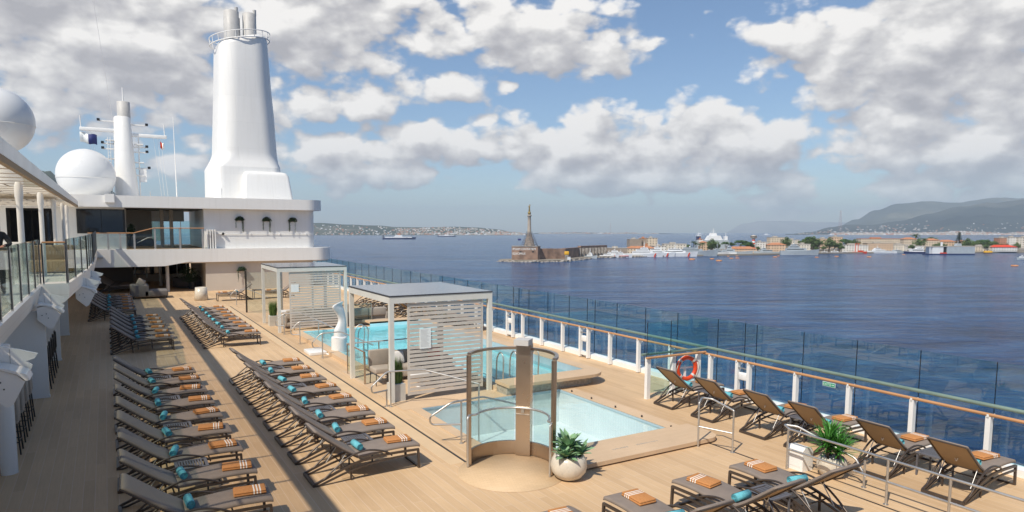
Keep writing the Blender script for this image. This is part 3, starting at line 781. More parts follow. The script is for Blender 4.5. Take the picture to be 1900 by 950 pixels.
def planter_grass(x, y, lb):
    t = thing('grass_planter', lb, 'planter', (x, y, 0))
    MB().prism([(x-.19, y-.19), (x+.19, y-.19), (x+.19, y+.19), (x-.19, y+.19)], 0, .46).build('planter_box', 'planter', t)
    MB().box(x-.17, x+.17, y-.17, y+.17, .46, .466).build('pebbles', 'pebble', t)
    mb = MB(); rnd = random.Random(int(x*100))
    for i in range(420):
        a = rnd.uniform(0, 2*pi); r = .15*sqrt(rnd.random()); bx, by = x+r*cos(a), y+r*sin(a)
        h = rnd.uniform(.40, .74); lean = rnd.uniform(0, .10); da = rnd.uniform(0, 2*pi); w = rnd.uniform(.004, .009)
        tx_, ty = bx+lean*cos(a)+.02*cos(da), by+lean*sin(a)+.02*sin(da); px_, py_ = -sin(da)*w, cos(da)*w
        mb.add([(bx-px_, by-py_, .46), (bx+px_, by+py_, .46), ((bx+tx_)/2+px_, (by+ty)/2+py_, .46+h*.55), ((bx+tx_)/2-px_, (by+ty)/2-py_, .46+h*.55), (tx_, ty, .46+h)], [(0, 1, 2, 3), (3, 2, 4)])
    mb.build('tall_grass', 'leaf_grass', t)
planter_grass(6.42, 16.78, 'square beige planter of tall grass at the corner of the near cabana')
planter_grass(6.42, 32.2, 'square beige planter of tall grass at the corner of the far cabana')

# chair, sofa and glass rail inside near cabana
def chair(x, y, rz, lb, mat='sofa', cat='armchair', group=None):
    t = thing('cabana_chair', lb, cat, (x, y, 0), group); ORG[t.name] = Vector((0, 0, 0))
    MB().rbox(-.31, .31, -.30, .30, .36, .52, .04).build('seat', mat, t)
    MB().rbox(-.31, .31, .24, .34, .50, .98, .04).build('backrest', mat, t)
    for sx_ in (-.26, .26):
        for sy_ in (-.24, .26): MB().tube([(sx_, sy_, .37), (sx_*1.05, sy_*1.05, .0)], .013, 6).build('leg', 'black', t)
    t.rotation_euler = (0, 0, rz); return t
def sofa(x, y, rz, L, lb, mat='sofa', pil=('cush_white', 'red')):
    t = thing('sofa', lb, 'sofa', (x, y, 0)); ORG[t.name] = Vector((0, 0, 0))
    MB().rbox(-L/2, L/2, -.38, .38, .12, .28, .03).build('base', mat, t)
    n = max(1, int(round(L/.8)))
    for i in range(n): MB().rbox(-L/2+i*L/n+.01, -L/2+(i+1)*L/n-.01, -.38, .30, .28, .44, .05).build('seat_cushion', mat, t)
    for i in range(n): MB().rbox(-L/2+i*L/n+.01, -L/2+(i+1)*L/n-.01, .20, .38, .42, .82, .06).build('back_cushion', mat, t)
    for s in (-1, 1): MB().rbox(s*L/2-.07, s*L/2+.07, -.38, .38, .12, .60, .04).build('armrest', mat, t)
    for q, pm in enumerate(pil):
        b = MB().rbox(-.2, .2, -.07, .07, -.19, .19, .06); 
        for v in b.v: v.rotate(Matrix.Rotation(-.35, 3, 'X')); v += Vector((-L/2+.35+q*(L-.7)/max(1, len(pil)-1), .12, .62))
        b.build('throw_pillow', pm, t)
    t.rotation_euler = (0, 0, rz); return t
chair(6.75, 18.75, 0, 'taupe cabana chair with thin black legs beside the tall grass')
sofa(8.05, 19.2, 0, 1.9, 'taupe corner sofa with white and red pillows behind the slatted screen')
t = thing('coffee_table', 'round white coffee table inside the near cabana', 'table', (7.6, 17.9, 0))
MB().lathe([(.0, .34), (.36, .34), (.38, .37), (.36, .40), (0, .40)], 28, (7.6, 17.9)).build('table_top', 'cush_white', t)
MB().lathe([(.16, 0), (.05, .05), (.05, .34)], 20, (7.6, 17.9)).build('pedestal', 'cush_white', t)
t = thing('glass_rail', 'low steel and glass rail at the back of the near cabana', 'railing', (8, 20.6, 0))
for x in (6.28, 7.3, 8.3, 9.1): MB().tube([(x, 20.55, .01), (x, 20.55, .95)], .018, 8).build('post', 'bronze_steel', t)
for a, b in ((6.30, 7.28), (7.32, 8.28), (8.32, 9.08)): MB().box(a, b, 20.545, 20.555, .10, .90).build('pane', 'glass_clear', t)
MB().box(6.26, 9.12, 20.53, 20.57, .93, .965).build('top_rail', 'grey_metal', t)
MB().box(6.26, 6.30, 18.9, 20.53, .93, .965).build('side_top_rail', 'bronze_steel', t)
MB().box(6.275, 6.285, 18.95, 20.5, .10, .90).build('pane', 'glass_clear', t)
MB().box(6.26, 6.30, 18.88, 18.93, 0, .965).build('post', 'bronze_steel', t)

# far cabana furniture
sofa(7.9, 31.2, pi, 2.4, 'long taupe sofa turned to the far wall inside the far cabana', pil=('red',))
sofa(10.3, 30.6, pi, 1.7, 'taupe two seat sofa outside the right of the far cabana', pil=())
t = thing('dining_table', 'white dining table under the far cabana', 'table', (7.0, 31.0, 0))
MB().box(6.55, 7.5, 30.9, 31.7, .72, .76).build('table_top', 'cush_white', t)
for x in (6.6, 7.45):
    for y in (30.95, 31.65): MB().box(x-.02, x+.02, y-.02, y+.02, 0, .72).build('leg', 'grey_metal', t)
t = thing('glass_rail', 'low glass rail in front of the long taupe sofa', 'railing', (8.2, 30.4, 0))
for x in (6.9, 8.1, 9.3, 10.4): MB().tube([(x, 30.2, .01), (x, 30.2, 1.0)], .02, 8).build('post', 'steel', t)
MB().box(6.9, 10.4, 30.185, 30.215, .99, 1.02).build('top_rail', 'green_rail', t)
for a, b in ((6.93, 8.07), (8.13, 9.27), (9.33, 10.37)): MB().box(a, b, 30.195, 30.205, .1, .95).build('pane', 'glass_clear', t)

# sculpture
t = thing('white_sculpture', 'white twisted organic sculpture on a round base between the cabanas', 'sculpture', (7.08, 24.1, 0)); ORG[t.name] = Vector((0, 0, 0))
prof = [(.0, .29, .29, 0), (.3, .285, .285, 0), (.58, .28, .28, 0), (.61, .24, .24, .02), (.72, .235, .23, .02), (.88, .225, .20, .03), (1.05, .17, .16, .08), (1.22, .14, .13, .10), (1.40, .17, .13, .06), (1.58, .25, .13, .0), (1.70, .29, .11, -.04), (1.78, .25, .08, .0), (1.86, .10, .04, .12)]
mb = MB(); vs = []; n = 32
P_ = smoothpath([(a[1], a[2], a[0]) for a in prof], 4); Q_ = smoothpath([(a[3], 0, a[0]) for a in prof], 4)
for p, q in zip(P_, Q_):
    tw = p.z*1.1
    for j in range(n):
        a = 2*pi*j/n; rr = 1+(.10*cos(3*a+tw*2) if p.z > .6 else 0)
        x, y = p.x*cos(a)*rr, p.y*sin(a)*rr; vs.append((x*cos(tw*.4)-y*sin(tw*.4)+q.x, x*sin(tw*.4)+y*cos(tw*.4), p.z))
k = len(P_)
mb.add(vs, [(i*n+j, i*n+(j+1) % n, (i+1)*n+(j+1) % n, (i+1)*n+j) for i in range(k-1) for j in range(n)]+[[(k-1)*n+j for j in range(n)]], 0, True)
mb.build('figure', 'gloss_white', t)
MB().lathe([(.0, .0), (.52, .0), (.52, .05), (0, .05)], 32).build('plinth', 'white', t)
o = MB().rbox(6.0, 6.60, 24.0, 24.9, 0.004, .12, .015).build('deck_hatch', 'white'); tag(o, 'low white hatch box on the deck beside the white sculpture', 'hatch')
# stepped tiles left of the sculpture
t = thing('entry_steps', 'shallow tiled entry steps into the turquoise pool by the sculpture', 'steps', (6.8, 25, 0))
for k in range(3): MB().box(6.965 if k == 0 else 7.352+.3*(k-1), 7.35+.3*k, 25.0, 26.5, -.6, .04-.14*k).build('step', 'pool_white', t)

# ================================================================== HANDRAILS
def handrail(name, lb, paths, posts, r=.021, mat='steel', fl=.10):
    b = paths[0][0]; t = thing(name, lb, 'handrail', (b[0], b[1], 0))
    for i, p in enumerate(paths): MB().tube(fillet(p, fl), r, 10).build('top_rail' if i == 0 else 'lower_rail', mat, t)
    for (x, y, z0, z1) in posts:
        q = MB().tube([(x, y, z0), (x, y, z1)], r, 10).build('post', mat, t)
        MB().cyl(x, y, z0, z0+.012, .045, 14).build('foot_plate', mat, q)
    return t
# two rails into the near pool
handrail('pool_handrail', 'curved steel handrail stepping into the near pool in front of the cabana',
         [[(6.0, 16.30, .42), (5.55, 16.15, .42), (5.50, 16.1, .60), (5.95, 16.2, .92), (6.85, 15.95, .93), (8.0, 15.1, .60)], ],
         [(5.98, 16.30, 0, .44), (6.05, 16.2, 0, .92), (8.0, 15.1, -.9, .60)])
handrail('pool_handrail', 'curved steel handrail into the near pool, half behind the shower glass',
         [[(6.30, 12.68, .42), (5.72, 12.95, .42), (5.66, 12.9, .60), (6.10, 12.75, .90), (6.85, 12.75, .93), (8.10, 12.95, .50)]],
         [(6.30, 12.68, 0, .92), (8.08, 12.95, -.9, .50)])
for (yb, w) in ((29.3, 'nearest the far cabana post'), (26.6, 'between the far cabana and the white hatch'), (23.4, 'just in front of the white sculpture'), (41.5, 'before the lone lounger by the white wall')):
    handrail('pool_handrail', f'looped steel handrail {w}',
             [[(6.28, yb, .38), (5.98, yb+.10, .38), (5.94, yb+.1, .55), (6.25, yb, .88), (6.9, yb-.1, .90), (7.9, yb-.6, .42)]],
             [(6.28, yb, 0, .88), (7.6, yb-.42, 0, .56)])
handrail('step_handrail', 'short steel handrail standing at the pool coping corner',
         [[(10.52, 10.02, 0), (10.52, 10.02, .95), (10.68, 10.10, 1.02), (10.84, 9.95, 1.0), (10.86, 9.40, .88), (10.86, 9.40, .84)], [(10.52, 10.02, .44), (10.86, 9.42, .40)]],
         [(10.86, 9.40, 0, .86)], r=.020, fl=.05)
handrail('ramp_handrail', 'long double steel handrail sloping across the lower right corner',
         [[(11.02, 8.22, 0), (11.02, 8.22, .79), (11.02, 1.5, .76)], [(11.02, 8.2, .40), (11.02, 1.5, .38)], [(11.02, 8.20, .79), (11.16, 8.42, .80), (11.30, 8.22, .79), (11.42, 7.1, .48), (11.42, 6.9, .2)]],
         [(11.02, 6.28, 0, .78), (11.02, 5.30, 0, .77), (11.02, 3.7, 0, .77), (11.42, 6.92, 0, .50)], r=.021, fl=.05)

# ================================================================== GLASS SHOWER
def shower(cx, cyy, lb, R_=.84, a_open=radians(222), full=True):
    t = thing('glass_shower', lb, 'shower', (cx, cyy, 0)); ORG[t.name] = Vector((0, 0, 0))
    ac = radians(42); span = radians(97)
    A = [ac-span+2*span*i/40 for i in range(41)]
    def band(r0, r1, z0, z1, angs):
        mb = MB(); vs = []
        for a in angs: vs += [(r0*cos(a), r0*sin(a), z0), (r1*cos(a), r1*sin(a), z0), (r1*cos(a), r1*sin(a), z1), (r0*cos(a), r0*sin(a), z1)]
        fs = [(i*4+j, i*4+(j+1) % 4, (i+1)*4+(j+1) % 4, (i+1)*4+j) for i in range(len(angs)-1) for j in range(4)]
        fs += [(3, 2, 1, 0), tuple(len(vs)-4+j for j in range(4))]
        mb.add(vs, fs, 0, False); return mb
    band(R_-.035, R_+.03, 2.14, 2.19, A).build('top_rim', 'bronze_steel', t)
    band(R_-.03, R_+.02, .0, .27, A).build('base_band', 'bronze_steel', t)
    gap = .20
    for aa in ([a for a in A if a < ac-gap], [a for a in A if a > ac+gap]):
        band(R_-.008, R_+.004, .27, 2.14, aa).build('curved_glass', 'glass_clear', t)
    for a in (A[0], A[-1]):
        p = Vector((R_*cos(a), R_*sin(a), 0)); tn = Vector((-sin(a), cos(a), 0))
        MB().box(p.x-.035, p.x+.035, p.y-.035, p.y+.035, 0, 2.14).build('end_post', 'bronze_steel', t)
    col = MB(); u = Vector((cos(ac), sin(ac), 0)); v = Vector((-sin(ac), cos(ac), 0)); c = u*(R_-.02)
    q = [c-u*.09-v*.15, c+u*.09-v*.15, c+u*.09+v*.15, c-u*.09+v*.15]
    col.prism([(p.x, p.y) for p in q], 0, 2.26); cc = col.build('shower_column', 'bronze_steel', t)
    c2_ = c-u*.10
    q2 = [c2_-u*.16-v*.15, c2_+u*.16-v*.15, c2_+u*.16+v*.15, c2_-u*.16+v*.15]
    MB().prism([(p.x, p.y) for p in q2], 2.26, 2.37).build('shower_head', 'grey_metal', t)
    k = c-u*.105; q3 = [k-u*.008-v*.03, k+u*.008-v*.03, k+u*.008+v*.03, k-u*.008+v*.03]
    MB().prism([(p.x, p.y) for p in q3], .88, .98).build('push_button', 'steel', t)
    mb = MB(); q4 = [k-u*.004-v*.14, k+u*.02-v*.14, k+u*.02+v*.14, k-u*.004+v*.14]; mb.prism([(p.x, p.y) for p in q4], .84, .852); mb.build('column_seam', 'steel', t)
    rr = R_-.13; pts = [((rr+(.10 if i in (0, 40) else 0))*cos(a), (rr+(.10 if i in (0, 40) else 0))*sin(a), .98) for i, a in enumerate(A)]
    e0 = Vector((cos(A[0]), sin(A[0]), 0)); e1 = Vector((cos(A[-1]), sin(A[-1]), 0))
    t0 = Vector((sin(A[0]), -cos(A[0]), 0)); t1 = Vector((-sin(A[-1]), cos(A[-1]), 0))
    path = [tuple(e0*(R_-.01)+t0*.13+Vector((0, 0, 0.0))), tuple(e0*(R_-.01)+t0*.13+Vector((0, 0, .98)))]+pts+[tuple(e1*(R_-.01)+t1*.13+Vector((0, 0, .98))), tuple(e1*(R_-.01)+t1*.13)]
    MB().tube(fillet(path, .07, 3), .022, 10).build('grab_rail', 'steel', t)
    t.location = (cx, cyy, 0.012)
    return t
shower(6.47, 10.87, 'tall curved glass shower with a bronze steel column beside the near pool')
mb = MB(); mb.lathe([(0, .004), (1.02, .004), (1.02, .005), (0, .005)], 48, (6.38, 10.72))
o = mb.build('shower_floor', 'shower_floor'); tag(o, 'pale round shower floor in the deck', 'shower floor', kind='structure')
# second shower screen at the far wall
t = thing('glass_shower', 'distant glass shower screen with a dark post before the white wall', 'shower', (7.2, 38.2, 0))
MB().box(6.16, 6.24, 37.7, 37.78, 0, 2.2).build('end_post', 'bronze', t)
mb = MB(); vs = []
for (x, y) in arc(7.1, 38.0, .95, radians(195), radians(345), 16): vs += [(x, y, .1), (x, y, 2.15)]
mb.add(vs, [(2*i, 2*i+2, 2*i+3, 2*i+1) for i in range(16)], 0, True); mb.build('curved_glass', 'glass_bal', t)
MB().box(7.95, 8.05, 37.7, 37.78, 0, 2.2).build('end_post', 'steel', t)

# ================================================================== POTS
def leafblade(mb, base, dirv, L, w, droop, nseg=6, cup=.25, tipw=.0):
    d = Vector((dirv[0], dirv[1], 0)).normalized() if (dirv[0] or dirv[1]) else Vector((1, 0, 0))
    side = Vector((-d.y, d.x, 0)); el = dirv[2]
    vs = []; p = Vector(base); e = el
    for i in range(nseg+1):
        t_ = i/nseg; ww = w*(.55+1.1*t_-1.65*t_**3.0) if t_ < .999 else 0.0005
        ww = max(ww, .0005)
        up = Vector((-sin(e)*d.x, -sin(e)*d.y, cos(e)))
        vs += [p-side*ww+up*ww*cup, p.copy(), p+side*ww+up*ww*cup]
        p = p+(d*cos(e)+Vector((0, 0, sin(e))))*(L/nseg); e -= droop/nseg
    mb.add(vs, [f for i in range(nseg) for f in ((i*3, i*3+1, i*3+4, i*3+3), (i*3+1, i*3+2, i*3+5, i*3+4))], 0, True)
t = thing('agave_pot', 'round cream pot of broad green agaves beside the glass shower', 'potted plant', (7.11, 9.90, 0))
ORG[t.name] = Vector((0, 0, 0))
MB().lathe([(0, 0), (.15, 0), (.24, .05), (.315, .15), (.335, .26), (.315, .37), (.265, .455), (.245, .46), (.235, .42), (0, .40)], 40).build('pot', 'pot', t)
mb = MB(); rnd = random.Random(5)
for i in range(130):
    a = rnd.uniform(0, 2*pi); r = .21*sqrt(rnd.random()); s_ = rnd.uniform(.014, .028); mb.sphere((r*cos(a), r*sin(a), .43+rnd.uniform(0, .015)), s_, 6, 4)
mb.build('pebbles', 'pebble', t)
for (px_, py_, n_, L_, zz) in ((-.15, -.10, 22, .34, .47), (.17, -.10, 20, .33, .47), (.02, .10, 26, .40, .56), (.0, .0, 16, .36, .60)):
    mb = MB()
    for i in range(n_):
        a = i*2.399+px_*9; t_ = i/n_; leafblade(mb, (px_, py_, zz-.03), (cos(a), sin(a), radians(14+62*t_+rnd.uniform(-8, 8))), L_*.9*(.75+.45*rnd.random()), .068*(1-.25*t_), .25, 6, .35)
    mb.build('agave_rosette', 'leaf_agave', t)
t = thing('yucca_pot', 'cream pot of spiky green yucca behind the long steel handrail', 'potted plant', (11.42, 7.55, 0)); ORG[t.name] = Vector((0, 0, 0))
MB().lathe([(0, 0), (.13, 0), (.20, .05), (.255, .15), (.27, .24), (.25, .33), (.21, .38), (.195, .345), (0, .33)], 36).build('pot', 'pot', t)
mb = MB()
for i in range(60):
    a = rnd.uniform(0, 2*pi); r = .17*sqrt(rnd.random()); mb.sphere((r*cos(a), r*sin(a), .355), rnd.uniform(.012, .022), 6, 4)
mb.build('pebbles', 'pebble', t)
for k, (px_, py_, h_) in enumerate(((-.08, .05, .58), (.10, -.03, .52), (.0, -.10, .46), (.07, .1, .66))):
    MB().tube([(px_, py_, .33), (px_*1.1, py_*1.1, h_)], [.035, .028], 8).build('stem', 'bark', t)
    mb = MB()
    for i in range(95):
        a = rnd.uniform(0, 2*pi); el = radians(rnd.uniform(5, 86)); leafblade(mb, (px_*1.1, py_*1.1, h_-.03+.05*rnd.random()), (cos(a), sin(a), el), rnd.uniform(.34, .50), .015, rnd.uniform(.1, .7), 5, .2)
    mb.build('leaf_rosette', 'leaf_yucca', t)
t = thing('deck_locker', 'small white locker with sloping lid behind the end of the handrail', 'locker', (11.25, 8.25, 0))
MB().prism([(11.12, 0), (11.42, 0), (11.42, .36), (11.36, .44), (11.18, .46), (11.12, .40)], 7.95, 8.3, 'y').build('body', 'white', t)
MB().box(11.115, 11.12, 8.0, 8.25, .08, .34).build('door', 'white', t)
# ================================================================== UPPER DECK ON THE LEFT
t = thing('upper_deck', 'white upper deck with white fascia overhanging the left side', 'upper deck', (-4, 20, 2.6))
mb = MB(); mb.prism([(-9, -5), (-1.66, -5), (-1.66, 23.0), (-.97, 23.0), (-.62, 30), (-.52, 36), (-.52, 51.0), (-9, 51.0)], 2.62, 2.90); mb.build('deck_slab', 'white_hull', t)
# sloping fascia under the edge
mb = MB(); mb.prism([(-1.655, 2.90), (-1.60, 2.86), (-1.72, 2.38), (-2.2, 2.2), (-2.3, 2.62)], -5, 23.0, 'y'); mb.build('fascia', 'white_hull', t)
mb = MB()
sec = [(22.96, -.95), (30, -.60), (36, -.50), (50.9, -.50)]
vs = []
for (y, x) in sec: vs += [(x, y, 2.90), (x-.02, y, 2.50), (x-.45, y, 2.08), (x-1.4, y, 2.08), (x-1.4, y, 2.615)]
fs = [(i*5+j, i*5+j+1, (i+1)*5+j+1, (i+1)*5+j) for i in range(3) for j in range(4)]+[(0, 1, 2, 3, 4)]
mb.add(vs, fs); mb.build('bulged_fascia', 'white_hull', t)
MB().box(-1.655, -1.64, 8, 14.6, 2.905, 2.94).build('edge_strip', 'steel', t)
# walls and furniture behind it at deck level
o = MB().box(-2.65, -2.5, -4, 50, 0, 2.615).build('bar_back_wall', 'white'); tag(o, 'long plain wall under the upper deck on the left', 'wall')
for i, (y, lb) in enumerate(((21.6, 'white partition wall beside the nearer bar stools'), (27.3, 'white partition wall further back under the upper deck'), (33.4, 'farthest white partition wall by the shaded loungers'))):
    t = thing('partition_wall', lb, 'wall', (-2.6, y, 0), 'partitions under the upper deck')
    MB().box(-2.5, -1.47, y-.06, y+.06, 0, 2.30).build('panel', 'white', t)
    MB().box(-2.5, -1.455, y-.07, y+.07, 0, .06).build('skirting', 'white', t)
for y, lb in ((15.24, 'round white pillar in the lower left corner'), (34.2, 'round white pillar in the shade far down the left side')):
    o = MB().cyl(-1.72, y, 0, 2.40, .135, 24).build('pillar', 'white'); tag(o, lb, 'pillar')
for y0, y1, lb in ((16.0, 20.9, 'white bar counter beside the lower left pillar'), (22.2, 26.8, 'white bar counter between the two partition walls')):
    t = thing('bar_counter', lb, 'counter', (-2.5, (y0+y1)/2, 0))
    MB().box(-2.5, -2.05, y0, y1, 1.02, 1.08).build('counter_top', 'white', t)
    MB().box(-2.49, -2.42, y0, y1, 0, 1.02).build('counter_front', 'beige_wall', t)
def stool(x, y, rz, mat, lb, group, back=.5):
    t = thing('bar_stool', lb, 'bar stool', (x, y, 0), group); ORG[t.name] = Vector((0, 0, 0))
    MB().rbox(-.20, .20, -.20, .20, .62, .70, .03).build('seat', mat, t)
    MB().rbox(.15, .21, -.20, .20, .68, .68+back, .025).build('backrest', mat, t)
    for a in (-.17, .17):
        for b in (-.17, .17): MB().tube([(a, b, .63), (a*1.25, b*1.25, 0)], .015, 6).build('leg', 'black', t)
    MB().tube([(-.2, -.2, .25), (.2, -.2, .25), (.2, .2, .25), (-.2, .2, .25)], .011, 6, closed=True).build('foot_rest', 'black', t)
    t.rotation_euler = (0, 0, rz)
for i, y in enumerate((16.6, 17.5, 18.4, 19.3)): stool(-1.86, y, 0, 'sofa', f'taupe backed bar stool by the lower left pillar, {ORD[i]} from the front', 'taupe bar stools')
for i, y in enumerate((22.8, 23.6, 24.4, 25.2, 26.0)): stool(-1.72, y, .1, 'black', f'black bar stool between the white partitions, {ORD[i]} from the front', 'black bar stools')
# green plate on the wall strip
t = thing('green_plate', 'small green safety plate on the shaded upper deck fascia', 'sign', (-1.74, 15.9, 2.5))
MB().box(-1.735, -1.722, 19.0, 19.25, 2.44, 2.62).build('plate', 'green_sign', t)

# white lamp housings on the fascia
def make_house():
    t = proto('lamp_housing', 'light housing')
    mb = MB(); P_ = [(0, .30), (.28, .36), (.62, .20), (.78, .02), (.52, -.52), (.40, -.58), (.0, -.18)]
    mb.prism(P_, -.36, .36, 'y'); mb.build('side_shell', 'white', t)
    MB().prism([(-.05, .37), (.05, .46), (.46, .36), (.82, .20), (.88, .06), (.80, .05), (.62, .22), (.28, .37)], -.40, .40, 'y').build('lid_panel', 'white', t)
    mb = MB(); mb.prism([(-.05, .38), (.04, .62), (.12, .74), (.26, .80), (.60, .70), (1.0, .56), (.93, .44), (.74, .38), (.88, .28), (.84, .16), (.5, .12)], .46, .54, 'y'); mb.build('raised_flap', 'white', t)
    mb = MB(); mb.box(.20, .215, .452, .459, .40, .76); mb.box(.42, .435, .452, .459, .34, .72); mb.build('flap_seam', 'grey_metal', t)
    for (x, z) in ((.30, .05), (.36, -.12), (.16, .0)): MB().tube([(x, -.362, z), (x, -.385, z)], .018, 8).build('bolt', 'black', t)
    MB().rbox(-.02, .03, -.30, -.14, -.1, .14, .01).build('junction_box', 'grey_metal', t)
    return t
HOUSE = Proto(make_house())
for (x, y, s, lb) in ((-1.62, 12.6, .62, 'white winged lamp housing cut by the left edge of the photo'), (-1.62, 21.6, .66, 'white winged lamp housing above the first partition wall'),
                      (-.85, 31.5, .70, 'upper white winged lamp housing beside the dark lounge'), (-.95, 27.2, .70, 'lower white winged lamp housing above the far shaded loungers')):
    HOUSE.place((x, y, 2.22), 0, lb, 'light housing', 'white lamp housings on the fascia', scale=(s, s, s))

# balustrade
def glass_run(name, pts, posts, lb, z0=2.90, h=1.26, rail='steel', cap=True, group=None, postmat='steel', double=True, pane='glass_bal'):
    t = thing(name, lb, 'balustrade', (pts[0][0], pts[0][1], z0), group)
    for a, b in zip(pts[:-1], pts[1:]):
        a = Vector((*a, 0)); b = Vector((*b, 0)); L = (b-a).length; n_ = max(1, round(L/posts)); d = (b-a)/n_; u = d.normalized(); w = Vector((-u.y, u.x, 0))
        for i in range(n_):
            p = a+d*i; q = p+d
            pp = [p+u*.03, q-u*.03]
            MB().add([pp[0]+w*.006+Vector((0, 0, z0+.06)), pp[1]+w*.006+Vector((0, 0, z0+.06)), pp[1]+w*.006+Vector((0, 0, z0+h)), pp[0]+w*.006+Vector((0, 0, z0+h)),
                      pp[0]-w*.006+Vector((0, 0, z0+.06)), pp[1]-w*.006+Vector((0, 0, z0+.06)), pp[1]-w*.006+Vector((0, 0, z0+h)), pp[0]-w*.006+Vector((0, 0, z0+h))],
                     [(0, 1, 2, 3), (7, 6, 5, 4), (3, 2, 6, 7), (0, 4, 5, 1), (0, 3, 7, 4), (1, 5, 6, 2)]).build('glass_pane', pane, t)
        for i in range(n_+1):
            p = a+d*i
            m_ = MB(); m_.box(p.x-.022, p.x+.022, p.y-.022, p.y+.022, z0, z0+h-.02); m_.build('post', postmat, t)
            if double: MB().box(p.x-.012, p.x+.012, p.y-.055, p.y-.026, z0+.04, z0+h).build('post_seal', 'black', t)
        if cap: MB().tube([a+Vector((0, 0, z0+h+.02)), b+Vector((0, 0, z0+h+.02))], .024, 8).build('top_rail', rail, t)
    return t
glass_run('glass_balustrade', [(-1.62, 6.0), (-1.62, 23.05)], 1.70, 'frameless glass balustrade of the left upper deck nearest the camera', cap=False)
glass_run('glass_balustrade', [(-1.55, 23.08), (-1.0, 23.08)], .5, 'short glass balustrade facing the camera where the upper deck widens', h=1.15, rail='wood')
glass_run('glass_balustrade', [(-.98, 23.2), (-.64, 30), (-.54, 36), (-.54, 50.6)], 2.2, 'glass balustrade running away to the aft balcony', cap=False)

# roof over the upper deck
t = thing('terrace_roof', 'white edged terrace roof of cream panels over the left upper deck', 'roof', (-4, 25, 5.6))
MB().box(-1.46, -1.40, -3, 50.9, 5.72, 6.0).build('white_fascia', 'white_hull', t)
MB().box(-1.50, -1.405, -3, 50.9, 5.60, 5.715).build('edge_beam', 'sling', t)
MB().quad((-9, -3, 5.66), (-1.51, -3, 5.66), (-1.51, 50.9, 5.66), (-9, 50.9, 5.66)).build('cream_panels', 'awning', t)
mb = MB()
y = 1.0
rows = 0
while y < 50: mb.box(-9, -1.51, y-.025, y+.025, 5.638, 5.655); y += 1.55; rows += 1
rnd = random.Random(8)
y = 1.0
while y < 50:
    for k in range(6): xx = -2.3-1.3*k-(.65 if int(y/1.55) % 2 else 0); mb.box(xx-.02, xx+.02, y+.026, y+1.524, 5.639, 5.654)
    y += 1.55
mb.build('batten_grid', 'sofa', t)
for y in (20.6, 27.1, 33.7, 40.5, 44.8):
    p = MB().cyl(-1.78, y, 2.90, 5.45, .068, 18).build('column', 'white', t)
    MB().lathe([(.068, 5.1), (.09, 5.25), (.09, 5.5), (.06, 5.6)], 18, (-1.78, y)).build('column_cap', 'white', p)
# things under the roof
t = thing('louvre_wall', 'beige louvred wall behind the man on the upper deck', 'wall', (-5, 27, 2.9))
MB().box(-8, -3.2, 30.02, 30.1, 2.9, 5.6).build('frame', 'lounge_dark', t)
mb = MB()
for k in range(24): mb.box(-8, -4.0, 29.95, 30.0, 2.95+.11*k, 3.02+.11*k)
mb.build('louvres', 'slat', t)
o = MB().box(-3.55, -3.15, 25.6, 25.9, 2.9, 5.6).build('square_column', 'sofa'); tag(o, 'square taupe column on the upper deck behind the glass', 'column')
t = thing('terrace_door', 'dark glass door under the terrace roof left of the white wall', 'door', (-2.8, 38, 2.9))
MB().box(-3.9, -2.1, 39.0, 39.1, 2.9, 5.3).build('frame', 'black', t); MB().box(-3.75, -2.95, 38.96, 38.99, 3.0, 5.2).build('pane', 'dark_glass', t); MB().box(-2.9, -2.25, 38.96, 38.99, 3.0, 5.2).build('pane', 'dark_glass', t)
t = thing('white_cabinet', 'white equipment cabinet by the upper deck balustrade', 'cabinet', (-2.4, 26.5, 2.9))
MB().rbox(-2.9, -2.1, 26.6, 27.0, 2.9, 4.0, .03).build('body', 'white', t); MB().box(-2.8, -2.2, 26.58, 26.6, 3.3, 3.9).build('door_panel', 'cream', t)
sofa_u = thing('upper_lounge_sofa', 'brown sofa seen through the short glass balustrade', 'sofa', (-1.9, 28.2, 2.9))
MB().rbox(-2.6, -.95, 28.0, 28.8, 2.95, 3.35, .06).build('seat', 'sling', sofa_u); MB().rbox(-2.6, -.95, 28.6, 28.9, 3.3, 3.85, .06).build('backrest', 'sling', sofa_u)

